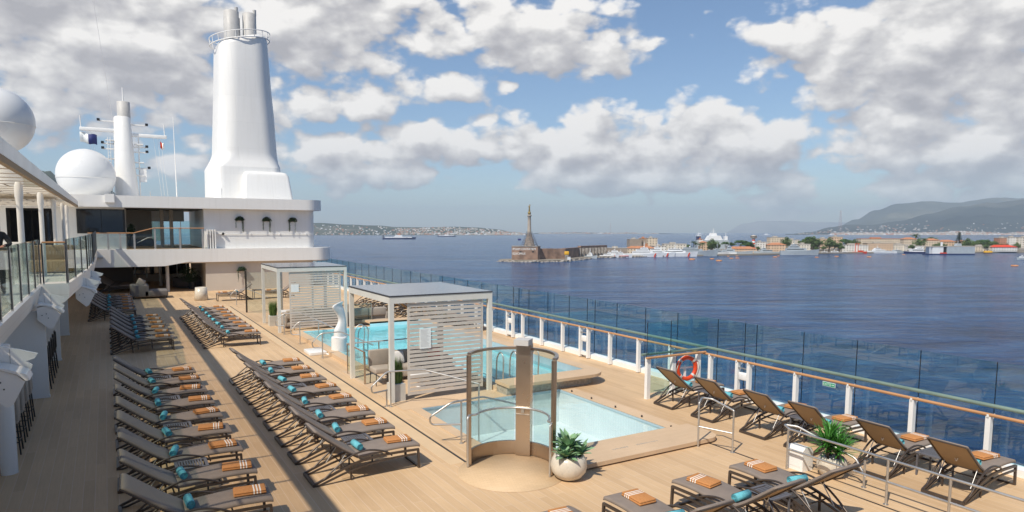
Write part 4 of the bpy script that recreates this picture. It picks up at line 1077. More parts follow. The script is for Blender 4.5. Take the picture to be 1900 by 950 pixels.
# the man behind the glass
def person(x, y, z, rz, lb):
    t = thing('person', lb, 'person', (x, y, z)); ORG[t.name] = Vector((0, 0, 0))
    V = {'pel': (0, 0, .95, .15, .11), 'wai': (0, 0, 1.10, .15, .11), 'che': (0, -.04, 1.32, .185, .125), 'nk': (0, -.07, 1.50, .065, .065), 'hd0': (0, -.10, 1.57, .07, .075),
         'hl': (.10, 0, .90, .095, .1), 'kl': (.12, -.03, .50, .065, .07), 'al': (.12, .02, .09, .045, .05), 'tl': (.13, -.15, .04, .045, .03),
         'hr': (-.10, 0, .90, .095, .1), 'kr': (-.12, -.03, .50, .065, .07), 'ar': (-.12, .02, .09, .045, .05), 'tr': (-.13, -.15, .04, .045, .03),
         'sl': (.19, -.05, 1.43, .07, .07), 'el': (.30, -.16, 1.20, .05, .05), 'wl': (.14, -.38, 1.16, .032, .032),
         'sr': (-.19, -.05, 1.43, .07, .07), 'er': (-.30, -.16, 1.20, .05, .05), 'wr': (-.14, -.38, 1.16, .032, .032)}
    E = [('pel', 'wai'), ('wai', 'che'), ('che', 'nk'), ('nk', 'hd0'), ('pel', 'hl'), ('hl', 'kl'), ('kl', 'al'), ('al', 'tl'), ('pel', 'hr'), ('hr', 'kr'), ('kr', 'ar'), ('ar', 'tr'),
         ('che', 'sl'), ('sl', 'el'), ('el', 'wl'), ('che', 'sr'), ('sr', 'er'), ('er', 'wr')]
    fing = []
    for s, w in ((1, 'wl'), (-1, 'wr')):
        b = Vector(V[w][:3])
        V['p'+w] = (b.x-.03*s, b.y-.07, b.z-.01, .034, .017); E.append((w, 'p'+w))
        for k in range(4):
            f0 = 'f%d%s' % (k, w); L_ = (.05, .058, .055, .045)[k]
            q = Vector(V['p'+w][:3])+Vector((.028-.019*k, -.045, .0))
            V[f0] = (*q, .0085, .0085); V[f0+'b'] = (q.x, q.y-L_*.6, q.z-.012, .0075, .0075); V[f0+'c'] = (q.x, q.y-L_*.8, q.z-.035, .006, .006)
            E += [('p'+w, f0), (f0, f0+'b'), (f0+'b', f0+'c')]
        V['t'+w] = (b.x-.055*s, b.y-.06, b.z-.005, .011, .011); V['u'+w] = (b.x-.075*s, b.y-.10, b.z-.015, .009, .009); E += [('p'+w, 't'+w), ('t'+w, 'u'+w)]
    keys = list(V); me = bpy.data.meshes.new('body'); me.from_pydata([V[k][:3] for k in keys], [(keys.index(a), keys.index(b)) for a, b in E], [])
    o = bpy.data.objects.new('body', me); COL.objects.link(o)
    md = o.modifiers.new('skin', 'SKIN'); sv = me.skin_vertices[0].data
    for k, v in zip(keys, sv): v.radius = V[k][3:5]
    sv[0].use_root = True
    ms = o.modifiers.new('sub', 'SUBSURF'); ms.levels = 2; ms.render_levels = 2
    dg = bpy.context.evaluated_depsgraph_get(); m2 = bpy.data.meshes.new_from_object(o.evaluated_get(dg))
    bpy.data.objects.remove(o)
    # head, joined into the same mesh
    b = bmesh.new(); b.from_mesh(m2)
    H0 = Vector((0, -.115, 1.70)); n0 = len(b.verts)
    r = bmesh.ops.create_uvsphere(b, u_segments=28, v_segments=20, radius=1)
    for v in r['verts']:
        c = v.co.copy(); x_, y_, z_ = c.x*.077, c.y*.098, c.z*.118
        if z_ < -.02: x_ *= 1-.30*min(1, (-z_-.02)/.09); y_ += -.006
        if c.y < -.9 and abs(c.x) < .16 and -.35 < c.z < .12: y_ -= .022*(1-abs(c.x)/.16)*(1-(c.z-(-.2))**2*4 if abs(c.z+.2) < .5 else 0)
        if c.y < -.6 and .02 < c.z < .2 and .2 < abs(c.x) < .5: y_ += .008
        v.co = H0+Vector((x_, y_, z_))
    for s in (-1, 1):
        r = bmesh.ops.create_uvsphere(b, u_segments=10, v_segments=8, radius=1)
        for v in r['verts']: v.co = H0+Vector((s*.079+v.co.x*.010, .005+v.co.y*.020, .0+v.co.z*.032))
    m3 = bpy.data.meshes.new('body'); b.to_mesh(m3); b.free()
    for m_ in ('skin', 'shirt', 'table'): m3.materials.append(M[m_])
    for p in m3.polygons:
        c = p.center; p.use_smooth = True
        p.material_index = 0 if (c.z > 1.505 or (c.y < -.36 and c.z > 1.05)) else (1 if c.z > .98 or (abs(c.x) > .2 and c.z > 1.0) else 2)
    bo = bpy.data.objects.new('body', m3); COL.objects.link(bo); bo.parent = t
    mb = MB(); mb.sphere((0, -.135, 1.655), .072, 18, 10, sc=(1, 1.0, .9), t0=pi*.52, t1=pi*.98); mb.build('beard', 'hair', t)
    for s in (-1, 1): MB().sphere((s*.030, -.205, 1.71), .011, 10, 8).build('eye', 'black', t)
    MB().tube([(-.022, -.205, 1.645), (0, -.210, 1.643), (.022, -.205, 1.645)], .005, 6).build('mouth', 'red', t)
    t.rotation_euler = (0, 0, rz); return t
person(-2.28, 20.2, 2.90, radians(10), 'bald bearded person in a black shirt leaning forward behind the upper deck glass')
o = MB().rbox(-3.2, -1.85, 19.45, 19.95, 3.92, 4.02, .02).build('standing_table', 'lounge_dark'); o2 = None
tag(o, 'dark table top in front of the bald person', 'table')
t = o; MB().box(-2.6, -2.5, 19.65, 19.75, 2.90, 3.92).build('leg', 'black', t)

# ================================================================== AFT SUPERSTRUCTURE
def rounded_slab(x0, x1, y0, y1, r): return [(x0, y0)]+[(x1-r, y0)]+arc(x1-r, y0+r, r, -pi/2, 0, 12)[1:]+[(x1, y1), (x0, y1)]
S = thing('aft_superstructure', 'white two storey aft superstructure with rounded overhanging decks', 'ship superstructure', (6, 56, 0))
mb = MB()
P_ = rounded_slab(-7, 14.72, 51.0, 63, 1.3); vs = []; mb.prism(P_, 2.02, 2.93); mb.build('lower_overhang', 'white_hull', S)
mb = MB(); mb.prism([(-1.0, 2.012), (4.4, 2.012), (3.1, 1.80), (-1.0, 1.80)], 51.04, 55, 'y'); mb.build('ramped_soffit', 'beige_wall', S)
mb = MB(); mb.prism([(-7, 2.10), (5.0, 2.10), (3.3, 1.80), (-7, 1.80)], 50.985, 50.998, 'y'); mb.build('drop_fascia', 'white_hull', S)
mb = MB(); mb.prism(rounded_slab(-7, 14.1, 51.0, 66, 1.3), 5.66, 6.42); mb.build('upper_overhang', 'white_hull', S)
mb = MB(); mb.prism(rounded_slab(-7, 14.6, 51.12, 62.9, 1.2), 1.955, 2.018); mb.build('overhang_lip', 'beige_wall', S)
MB().prism(rounded_slab(5.86, 13.5, 51.55, 61, .6), 2.932, 5.655).build('upper_wall', 'white_hull', S)
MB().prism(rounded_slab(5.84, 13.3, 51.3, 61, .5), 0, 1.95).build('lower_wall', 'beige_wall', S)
# left hand wall with the big dark window
mb = MB(); mb.box(-7, -1.55, 52.0, 52.2, 2.93, 5.655); mb.box(-1.55, 1.14, 52.0, 52.2, 5.53, 5.655); mb.box(-1.55, 1.14, 52.0, 52.2, 2.93, 3.98); mb.build('balcony_wall', 'white_hull', S)
w_ = MB().box(-1.56, 1.15, 51.95, 52.05, 3.97, 5.54).build('window_frame', 'black', S)
for a, b in ((-1.44, -.23), (-.19, 1.02)): MB().box(a, b, 51.93, 51.949, 4.05, 5.46).build('pane', 'dark_glass', w_)
# recessed balcony
mb = MB(); mb.box(1.15, 3.0, 57.9, 58.0, 2.93, 5.655); mb.box(1.14, 1.2, 52.2, 58, 2.93, 5.655); mb.build('recess_wall', 'beige_wall', S)
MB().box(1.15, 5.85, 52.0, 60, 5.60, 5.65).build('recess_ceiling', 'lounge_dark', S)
for x in (3.35, 3.95): MB().box(x, x+.22, 54.4, 54.7, 2.93, 5.62).build('recess_column', 'sofa', S)
MB().box(1.15, 5.85, 51.3, 62, 2.932, 2.94).build('balcony_floor', 'coping', S)
MB().box(3.0, 5.3, 59.0, 59.3, 4.8, 5.655).build('far_lintel', 'white', S)
# wall planters
def wall_plant(x, z, y, lb, rnd):
    t = thing('wall_planter', lb, 'wall planter', (x, y, z), 'half round planters with trailing plants on the white wall')
    mb = MB(); mb.sphere((x, y-.02, z+.02), .26, 20, 8, sc=(1, .6, 1), t0=0, t1=pi/2); mb.build('half_round_pot', 'black', t)
    mb = MB()
    for i in range(420):
        a = rnd.uniform(0, pi); r = rnd.uniform(.10, .33); px_ = x+r*cos(a); pz = z+.02+r*sin(a)*.95
        s_ = rnd.uniform(.02, .05); q = rnd.uniform(0, pi); yy = y-.10-.16*rnd.random()
        mb.add([(px_-s_*cos(q), yy, pz-s_*sin(q)), (px_+s_*cos(q), yy-.03, pz+s_*sin(q)), (px_+s_*.6*sin(q), yy-.05, pz-s_*.6*cos(q))], [(0, 1, 2)])
    for k in range(5):
        bx = x+rnd.choice((-.24, -.19, .19, .24, .22)); L_ = rnd.uniform(.4, .85)
        for i in range(46):
            pz = z-.0-L_*i/46; px_ = bx+rnd.uniform(-.035, .035); s_ = rnd.uniform(.018, .038); q = rnd.uniform(0, pi)
            mb.add([(px_-s_*cos(q), y-.14, pz-s_*sin(q)), (px_+s_*cos(q), y-.16, pz+s_*sin(q)), (px_+s_*.6*sin(q), y-.18, pz-s_*.6*cos(q))], [(0, 1, 2)])
    mb.build('trailing_plant', 'leaf_hang', t)
rnd = random.Random(12)
for x, z, y, lb in ((8.15, 4.85, 51.55, 'leftmost of the three half round planters on the upper white wall'), (9.98, 4.82, 51.55, 'middle of the three half round planters on the upper white wall'),
                 (11.8, 4.80, 51.55, 'rightmost of the three half round planters on the upper white wall'), (8.15, 1.32, 51.3, 'half round planter with trailing leaves on the lower beige wall')):
    wall_plant(x, z, y, lb, rnd)
t = thing('wall_pipe', 'thin horizontal pipe with brackets along the upper white wall', 'pipe', (9, 51.4, 3.9))
MB().tube([(6.6, 51.5, 3.92), (13.3, 51.5, 3.92)], .015, 6).build('pipe', 'white', t)
for x in (7.0, 8.9, 10.9, 12.8): MB().box(x-.03, x+.03, 51.48, 51.549, 3.88, 3.99).build('bracket', 'white', t)
t = thing('wall_vent', 'white louvred vent by the end of the balcony railing', 'vent', (6.5, 51.5, 2.95))
for k in range(4): MB().box(6.0+.16*k, 6.08+.16*k, 51.25, 51.5, 2.94, 4.25).build('fin', 'white', t)
t = thing('security_camera', 'small dark camera on the white wall right of the balcony', 'camera', (7.0, 51.4, 3.95))
MB().sphere((7.05, 51.42, 3.95), .09, 12, 8).build('dome', 'black', t); MB().box(6.5, 7.05, 51.50, 51.548, 3.93, 3.96).build('arm', 'white', t)
t = thing('fascia_box', 'small white box hanging on the upper white overhang', 'box', (.2, 50.9, 6.0))
MB().box(.05, .58, 50.8, 50.998, 5.95, 6.5).build('housing', 'white', t)
t = thing('floodlight', 'small floodlight on the shaded lower white fascia', 'floodlight', (-.4, 50.9, 2.3))
MB().rbox(-.62, -.2, 50.75, 50.95, 2.38, 2.5, .03).build('lamp_body', 'grey_metal', t); MB().tube([(-.7, 50.99, 2.35), (-.5, 50.85, 2.4)], .03, 6).build('arm', 'white', t)

# balcony railing
t = thing('balcony_railing', 'glass balcony railing with wooden handrail across the aft superstructure', 'railing', (2.5, 51.1, 2.93))
xs = [-.95, -.60, .12, .80, 1.60, 2.80, 4.30, 5.70]
for i, x in enumerate(xs):
    MB().box(x-.055, x+.055, 51.06, 51.12, 2.93, 4.30 if x > 2.2 else 4.0-.02).build('post', 'steel', t)
MB().tube([(-1.0, 51.05, 4.0), (1.55, 51.05, 4.0), (2.75, 51.05, 4.33), (5.8, 51.05, 4.33)], .03, 8).build('wood_handrail', 'wood', t)
MB().tube([(1.75, 51.3, 3.35), (2.4, 51.3, 3.7), (2.65, 51.3, 3.7)], .025, 8).build('ramp_rail', 'steel', t)
for a, b in zip(xs[:-1], xs[1:]): MB().box(a+.06, b-.06, 51.085, 51.095, 3.0, 3.95 if b < 2.9 else 4.28).build('glass_pane', 'glass_clear', t)
glass_run('glass_balustrade', [(3.0, 60.5), (5.9, 60.5)], .7, 'distant glass railing seen through the balcony recess', z0=2.95, h=1.9, cap=False, postmat='white', double=False, pane='glass')
sofa_b = thing('balcony_sofa', 'dark sofa in the shade of the balcony recess', 'sofa', (2.5, 56, 2.94))
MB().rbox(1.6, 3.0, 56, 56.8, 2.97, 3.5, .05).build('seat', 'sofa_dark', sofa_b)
t = thing('round_plant', 'round dark shrub in the balcony recess beside the big window', 'plant', (1.35, 53, 2.94))
mb = MB(); rnd = random.Random(2)
for i in range(500):
    a, b, r = rnd.uniform(0, 2*pi), rnd.uniform(0, pi), .45*rnd.random()**.4
    c = Vector((1.5+r*cos(a)*sin(b)*.6, 53+r*sin(a)*sin(b)*.6, 4.15+r*cos(b))); s_ = .06; q = Vector((rnd.uniform(-1, 1), rnd.uniform(-1, 1), rnd.uniform(-1, 1))).normalized(); w = q.orthogonal().normalized()
    mb.add([c-q*s_, c+q*s_, c+w*s_*.8], [(0, 1, 2)])
mb.build('foliage', 'leaf_hang', t); MB().cyl(1.5, 53, 2.94, 3.75, .16, 14).build('pot', 'black', t)

# lounge below
L = thing('lounge_room', 'dark open lounge under the aft superstructure', 'room', (2.5, 60, 0))
MB().box(-7, 5.84, 62.0, 62.2, 0, .55).build('back_wall', 'beige_wall', L)
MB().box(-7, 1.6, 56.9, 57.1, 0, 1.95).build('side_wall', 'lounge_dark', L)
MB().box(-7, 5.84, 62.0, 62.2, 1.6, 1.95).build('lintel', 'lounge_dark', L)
MB().box(-7, 5.84, 62.19, 62.25, .5, 1.62).build('window_glass', 'dark_glass', L)
for x in (1.9, 2.7, 4.15, 4.9, 5.6): MB().box(x-.04, x+.04, 61.95, 62.0, .3, 1.8).build('window_frame', 'white', L)
for x, y, lb in ((3.41, 57.3, 'slim grey column deep inside the dark lounge'), (3.50, 51.9, 'slim grey column at the front of the dark lounge')):
    o = MB().cyl(x, y, 0, 1.95, .11, 16).build('column', 'grey_metal'); tag(o, lb, 'column')
t = thing('daybed', 'grey upholstered daybed at the mouth of the dark lounge', 'daybed', (2.0, 48.0, 0))
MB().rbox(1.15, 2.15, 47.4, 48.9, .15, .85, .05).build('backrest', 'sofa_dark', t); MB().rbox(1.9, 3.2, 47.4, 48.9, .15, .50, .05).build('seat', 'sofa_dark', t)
for x in (1.3, 3.1):
    for y in (47.5, 48.8): MB().box(x-.03, x+.03, y-.03, y+.03, 0, .16).build('leg', 'black', t)
b = MB().rbox(-.22, .22, -.07, .07, -.2, .2, .05)
for v in b.v: v.rotate(Matrix.Rotation(.5, 3, 'Y')); v += Vector((1.75, 48.0, 1.0))
b.build('throw_pillow', 'sofa', t)
t = thing('round_daybed', 'round black woven daybed with cushions inside the lounge', 'daybed', (5.0, 55.0, 0))
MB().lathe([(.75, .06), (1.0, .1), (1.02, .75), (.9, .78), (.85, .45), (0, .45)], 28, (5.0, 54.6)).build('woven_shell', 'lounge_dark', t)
for q in range(3): MB().rbox(4.4+.4*q, 4.75+.4*q, 55.1, 55.3, .7, 1.0, .05).build('throw_pillow', 'cush_white', t)
t = thing('tapered_pot', 'tapered cream pot standing at the mouth of the dark lounge', 'pot', (4.85, 45.2, 0))
MB().lathe([(0, 0), (.30, 0), (.40, .03), (.33, .78), (.28, .78), (.27, .70), (0, .70)], 28, (4.85, 45.3)).build('pot', 'pot', t)
MB().lathe([(0, .69), (.265, .70), (0, .74)], 16, (4.85, 45.3)).build('soil', 'soil', t)
t = thing('lounge_shrub', 'dark leafy shrub in the shade of the lounge behind the tapered pot', 'plant', (5.2, 53.5, 0))
MB().cyl(5.2, 53.5, 0, .5, .25, 16).build('pot', 'black', t)
mb = MB()
for i in range(900):
    a, b, r = rnd.uniform(0, 2*pi), rnd.uniform(0, pi), .75*rnd.random()**.5
    c = Vector((5.0+r*cos(a)*sin(b), 53.5+r*sin(a)*sin(b), 1.0+r*cos(b)*.75)); s_ = .07; q = Vector((rnd.uniform(-1, 1), rnd.uniform(-1, 1), rnd.uniform(-1, 1))).normalized(); w = q.orthogonal().normalized()
    mb.add([c-q*s_, c+w*s_*.4, c+q*s_, c-w*s_*.4], [(0, 1, 2, 3)])
mb.build('foliage', 'leaf_hang', t)

# ================================================================== FUNNEL, MAST, RADOMES
def loft(mb, secs, n=40, mi=0):
    """secs: (z, x0, x1, y0, y1, r)"""
    vs = []
    for (z, x0, x1, y0, y1, r, *tl) in secs:
        ti = tl[0] if tl else 0
        P = []
        for (cx, cy, a0) in ((x1-r, y0+r, -pi/2), (x1-r, y1-r, 0), (x0+r, y1-r, pi/2), (x0+r, y0+r, pi)): P += arc(cx, cy, r, a0, a0+pi/2, n//4-1)
        vs += [(p[0], p[1], z+ti*((p[0]-x0)/(x1-x0))) for p in P]
    k = len(P); m_ = len(secs)
    mb.add(vs, [(i*k+j, i*k+(j+1) % k, (i+1)*k+(j+1) % k, (i+1)*k+j) for i in range(m_-1) for j in range(k)], mi, True)
    mb.add(vs[-k:], [list(range(k))], mi); return mb
t = thing('funnel', 'tall tapering white funnel with grey exhaust pipes', 'funnel', (9.5, 57, 6.4))
mb = MB(); loft(mb, [(6.42, 6.9, 11.72, 53.7, 60, .7), (8.80, 6.93, 11.68, 53.75, 60, .7), (8.85, 6.94, 11.68, 53.76, 60, .7), (9.25, 7.12, 11.64, 53.95, 59.6, 1.0), (9.7, 7.30, 11.62, 54.02, 59.4, 1.2), (9.9, 7.36, 11.61, 54.04, 59.35, 1.2), (10.0, 7.37, 11.60, 54.04, 59.35, 1.2), (12.5, 7.48, 11.5, 54.1, 59.2, 1.25), (15, 7.60, 11.34, 54.2, 59.1, 1.25), (17.6, 7.70, 11.18, 54.3, 59.0, 1.25, .7), (17.9, 7.76, 11.1, 54.36, 58.9, 1.2, .75), (18.05, 7.95, 10.9, 54.6, 58.7, 1.1, .75)])
mb.build('funnel_body', 'white_hull', t)
mb = MB(); loft(mb, [(6.42, 8.75, 12.32, 53.0, 57.2, .22), (8.2, 8.85, 12.05, 53.15, 57.1, .22), (8.45, 9.0, 11.9, 53.3, 57.0, .3), (8.5, 9.2, 11.7, 53.5, 56.8, .3)]); mb.build('funnel_base', 'white_hull', t)
for (x, y, r) in ((8.85, 56.6, .56), (10.15, 56.6, .50)):
    q = MB().lathe([(r, 18.5), (r*.98, 20.55), (r*.7, 20.62), (0, 20.62)], 24, (x, y)).build('exhaust_pipe', 'grey_metal', t)
    MB().cyl(x+.35, y-.2, 20.4, 20.85, .13, 12).build('exhaust_tip', 'grey_metal', q)
MB().cyl(9.45, 57.2, 18.5, 20.3, .12, 10).build('vent_pipe', 'grey_metal', t)
ringp = lambda z, s: [(9.42+2.15*s*cos(a), 56.6+2.5*s*sin(a), z+.35*cos(a)) for a in [2*pi*i/40 for i in range(40)]]
MB().tube(ringp(18.75, 1), .035, 8, closed=True).build('platform_rail', 'white', t)
MB().tube(ringp(18.25, .98), .045, 8, closed=True).build('platform_ring', 'white', t)
for a in [2*pi*i/20 for i in range(20)]: MB().tube([(9.42+2.1*cos(a), 56.6+2.44*sin(a), 18.25+.35*cos(a)), (9.42+2.15*cos(a), 56.6+2.5*sin(a), 18.75+.35*cos(a))], .025, 6).build('stanchion', 'white', t)
MB().tube([(7.35, 53.75, 6.45), (7.35, 53.75, 7.2)], .03, 6).build('vent_pipe', 'white', t)

t = thing('radar_mast', 'white radar mast with cross yards and a grey pipe on top', 'mast', (1.5, 62, 6.4))
mb = MB(); loft(mb, [(6.42, .74, 2.48, 61, 63.2, .85), (9, .80, 2.25, 61.1, 63.0, .72), (12.75, .92, 2.06, 61.3, 62.6, .56), (12.85, 1.0, 1.98, 61.4, 62.5, .5)]); mb.build('mast_body', 'white_hull', t)
MB().lathe([(.46, 12.6), (.45, 14.0), (.40, 14.02), (0, 13.98)], 24, (1.62, 62)).build('exhaust_pipe', 'grey_metal', t)
MB().tube([(1.62, 62, 14.0), (1.60, 62, 15.1)], [.06, .03], 8).build('top_antenna', 'white', t)
for (x0, x1, z) in ((-1.35, 1.0, 11.75), (2.0, 4.55, 11.50)):
    q = MB().rbox(x0, x1, 61.75, 62.05, z-.13, z+.13, .05).build('yard_arm', 'white', t)
    xe = x0+.1 if x0 < 0 else x1-.15; MB().tube([(xe, 61.9, z+.1), (xe-.04, 61.9, z+1.0)], .035, 6).build('whip_antenna', 'white', q)
for (x0, x1, z) in ((-.1, 1.0, 12.45), (2.0, 3.15, 12.30), (.1, .9, 10.75), (.1, .9, 10.35), (2.2, 3.1, 10.6), (2.2, 3.1, 10.2), (2.3, 3.2, 8.95)):
    q = MB().box(x0, x1, 61.8, 62.0, z-.05, z+.05).build('antenna_bracket', 'white', t)
    xe = x0 if x0 < 1 else x1; MB().box(xe-.1, xe+.1, 61.75, 61.95, z-.02, z+.16).build('navigation_light', 'black', q)
for z, w in ((11.0, .5), (9.6, .45), (8.6, .5)): MB().box(.3, .85, 61.6, 62.2, z-.04, z+.04).build('platform', 'white', t); MB().box(2.25, 2.85, 61.6, 62.2, z-.24, z-.16).build('platform', 'white', t)
mb = MB()
for x in (.45, .62): mb.tube([(x, 61.5, 6.5), (x, 61.6, 11.2)], .022, 6)
for k in range(16): mb.tube([(.45, 61.5, 6.7+.28*k), (.62, 61.5, 6.7+.28*k)], .014, 4)
mb.build('ladder', 'white', t)
MB().box(2.55, 3.0, 61.7, 62.1, 7.9, 8.9).build('equipment_box', 'white', t); MB().tube([(2.5, 61.8, 6.45), (2.55, 61.8, 11.3)], .05, 6).build('cable_duct', 'white', t)
def flag(x, y, z, w, h, mats, lb):
    t = thing('flag', lb, 'flag', (x, y, z)); 
    for k, m_ in enumerate(mats):
        mb = MB(); n = 10; vs = []
        for i in range(n+1):
            u = (k+i/n)/len(mats)
            for j in (0, 1): vs.append((x+u*w, y+.10*sin(u*7), z-j*h-u*.25*h+.05*sin(u*9)))
        mb.add(vs, [(2*i, 2*i+2, 2*i+3, 2*i+1) for i in range(n)], 0, True); o = mb.build('cloth_panel', m_, t); sm_ = o.modifiers.new('th', 'SOLIDIFY'); sm_.thickness = .01
flag(-1.35, 61.8, 11.5, 1.1, .75, ('sign_white', 'navy'), 'white and navy flag hanging below the left mast yard')
flag(4.05, 61.8, 11.1, .28, .5, ('red', 'sign_white'), 'small red pennant below the right mast yard')
t = thing('signal_halyards', 'thin halyard lines hanging from the mast yards', 'halyard', (4, 62, 6.4))
for a, b in (((3.6, 11.4), (4.05, 6.45)), ((3.9, 11.4), (4.25, 6.45)), ((4.1, 11.4), (4.5, 6.45)), ((-.9, 11.6), (-.6, 9.9)), ((-.6, 11.6), (-.4, 9.9))):
    MB().tube([(a[0], 62, a[1]), (b[0], 62, b[1])], .012, 5).build('line', 'white', t)
o = MB().tube([(4.95, 60, 6.42), (4.9, 60, 12.9)], [.045, .02], 8).build('whip_antenna', 'white'); tag(o, 'tall thin whip antenna right of the radar mast', 'antenna')
o = MB().tube([(3.1, 60, 6.42), (3.1, 60, 7.1)], [.03, .02], 8).build('whip_antenna', 'grey_metal'); tag(o, 'short dark antenna on the roof right of the radar mast', 'antenna')
def radome(x, y, z, r, zb, lb):
    t = thing('radome', lb, 'radome', (x, y, zb))
    MB().sphere((x, y, z), r, 40, 26, t1=pi*.86).build('dome', 'gloss_white', t)
    MB().lathe([(r*.62, zb), (r*.48, z-r*.8)], 28, (x, y)).build('pedestal', 'white', t)
    mb = MB(); mb.tube([(x+r*1.001*cos(a), y+r*1.001*sin(a), z-.12*r) for a in [2*pi*i/48 for i in range(48)]], .008*r, 5, closed=True); mb.build('seam', 'white', t)
radome(-1.05, 60, 8.15, 1.92, 6.42, 'white radome ball between the funnel and the left roof')
radome(-3.72, 36, 8.85, 1.36, 6.01, 'big white radome cut by the left edge of the photo')
t = thing('roof_edge_deck', 'white roof deck carrying the nearer radome', 'roof deck', (-6, 36, 5.75)); MB().box(-9, -1.9, 33, 40, 5.75, 6.01).build('deck_plate', 'white', t)
o = MB().tube([(-.85, 52, 27), (.9, 56, 10.5), (1.55, 62, 14.1)][:2], .010, 5).build('rigging_wire', 'white'); tag(o, 'faint rigging wire running up from the mast', 'wire')

# ship hull below the deck and bridge deck under the camera
t = thing('ship_hull', 'white side of the cruise ship below the pool deck', 'hull', (0, 30, -32))
MB().box(-20, 14.76, -60, 90, -33, -1.45).build('hull_side', 'white_hull', t)
mb = MB(); mb.box(14.74, 14.765, -60, 90, -1.449, -.03); mb.build('hull_strake', 'hull', t)
mb = MB(); mb.box(-20, -7.005, -60, 90, -1.44, -.02); mb.box(-7.0, 14.735, 64.01, 90, -1.44, -.02); mb.box(-7.0, 14.735, -60, -6.01, -1.44, -.02); mb.build('outer_deck', 'deck', t)
t = thing('lookout_deck', 'upper deck walkway under the photographer', 'upper deck', (4, -2, 2.6))
MB().box(-9, 15, -5, 1.4, 2.60, 2.895).build('deck_slab', 'white_hull', t)
# ================================================================== SEA
mb = MB(); R0 = 60000
ring = [40, 400, 1500, 5000, 15000, 28000]
vs = [(0, 0, 0)]; n = 64
for r in ring: vs += [(r*cos(2*pi*i/n), r*sin(2*pi*i/n), 0) for i in range(n)]
fs = [(0, 1+i, 1+(i+1) % n) for i in range(n)]
for k in range(len(ring)-1): fs += [(1+k*n+i, 1+(k+1)*n+i, 1+(k+1)*n+(i+1) % n, 1+k*n+(i+1) % n) for i in range(n)]
mb.add(vs, fs); me = mb.mesh('sea', 'sea'); o = bpy.data.objects.new('sea', me); COL.objects.link(o); o.matrix_world = MS
tag(o, 'deep blue rippled sea of the strait', 'sea', kind='structure')
def sthing(name, lb, cat, pos, rz=0, group=None):
    t = bpy.data.objects.new(name, None); COL.objects.link(t); t.matrix_world = MS @ Matrix.Translation(pos) @ Matrix.Rotation(rz, 4, 'Z'); ORG[t.name] = Vector((0, 0, 0)); return tag(t, lb, cat, group)
def smesh(mb, name, mats, lb, cat, pos=(0, 0, 0), rz=0, kind=None, group=None):
    o = bpy.data.objects.new(name, mb.mesh(name, mats)); COL.objects.link(o); o.matrix_world = MS @ Matrix.Translation(pos) @ Matrix.Rotation(rz, 4, 'Z'); return tag(o, lb, cat, group, kind)

# ------------------------------------------------------------------ hills: ridge profiles at several depths
def fbm(x, y, seed=0):
    from mathutils import noise as N
    v = 0; a = 1; f_ = 1
    for k in range(6): v += a*N.noise(Vector((x*f_+seed, y*f_, seed*1.7))); a *= .52; f_ *= 2.05
    return v
def hill(name, mat, lb, prof, D0, D1, D2, seed, amp, nx=220, ny=36):
    """prof: [(px, ridge height px above horizon)], shore at D0, ridge at D1, back at D2"""
    def H(px):
        for (a, ha), (b, hb) in zip(prof[:-1], prof[1:]):
            if a <= px <= b: t_ = (px-a)/(b-a); t_ = t_*t_*(3-2*t_); return ha+(hb-ha)*t_
        return 0
    vs = []; x0, x1 = prof[0][0], prof[-1][0]
    for j in range(ny+1):
        v = j/ny
        for i in range(nx+1):
            px = x0+(x1-x0)*i/nx
            if v < .7: D = D0+(D1-D0)*v/.7; s = v/.7
            else: D = D1+(D2-D1)*(v-.7)/.3; s = 1-(v-.7)/.3
            hr = H(px)/F*D1; s = max(0.0, s)
            X = (px-950)/F*D
            h = hr*(s**1.25)
            nz_ = fbm(X/1700, D/1100, seed)
            edge = min(1, (px-x0)/60, (x1-px)/60) if False else 1
            h += amp*hr*nz_*(s*(1.15-s)*2.2+.06)
            if j == 0: h = -3
            vs.append((X, D, max(h, -3 if j == 0 else .5)))
    W = nx+1
    fs = [(j*W+i, j*W+i+1, (j+1)*W+i+1, (j+1)*W+i) for j in range(ny) for i in range(nx)]
    m_ = MB(); m_.add(vs, fs, 0, True)
    smesh(m_, name, mat, lb, 'hills', kind='structure')
    def surf(px, v):
        D = D0+(D1-D0)*v/.7; s = v/.7; hr = H(px)/F*D1; X = (px-950)/F*D
        return Vector((X, D, max(hr*(s**1.25)+amp*hr*fbm(X/1700, D/1100, seed)*(s*(1.15-s)*2.2+.06), .5)))
    return surf
sL = hill('headland', 'hill_near', 'low wooded headland with villages left across the strait', [(380, 0), (420, 18), (500, 26), (590, 25), (650, 20), (700, 18), (740, 15), (790, 14), (840, 15), (885, 14), (920, 11), (950, 6), (985, 1)], 7600, 8800, 10500, 3.1, .35)
sF = hill('distant_shore', 'hill_far', 'thin distant shoreline right of the monument', [(975, 0), (1000, 2.0), (1050, 3.2), (1120, 2.6), (1200, 1.8), (1260, .4)], 13000, 13600, 14500, 4.4, .2, 100, 10)
sR = hill('coastal_hills', 'hill_far', 'dark lower mountain slope on the right across the strait', [(1455, 0), (1500, 4), (1540, 13), (1570, 17), (1610, 17), (1660, 24), (1720, 37), (1780, 52), (1830, 60), (1900, 66), (2050, 74), (2300, 80)], 8200, 10800, 13000, 8.2, .30)
sM = hill('mountain', 'mountain', 'hazy mountain ridge behind the right coast', [(1500, 0), (1545, 10), (1585, 27), (1620, 44), (1660, 56), (1700, 59), (1760, 58), (1800, 62), (1840, 67), (1900, 66), (2100, 76), (2300, 70)], 11500, 15500, 18500, 5.3, .22)
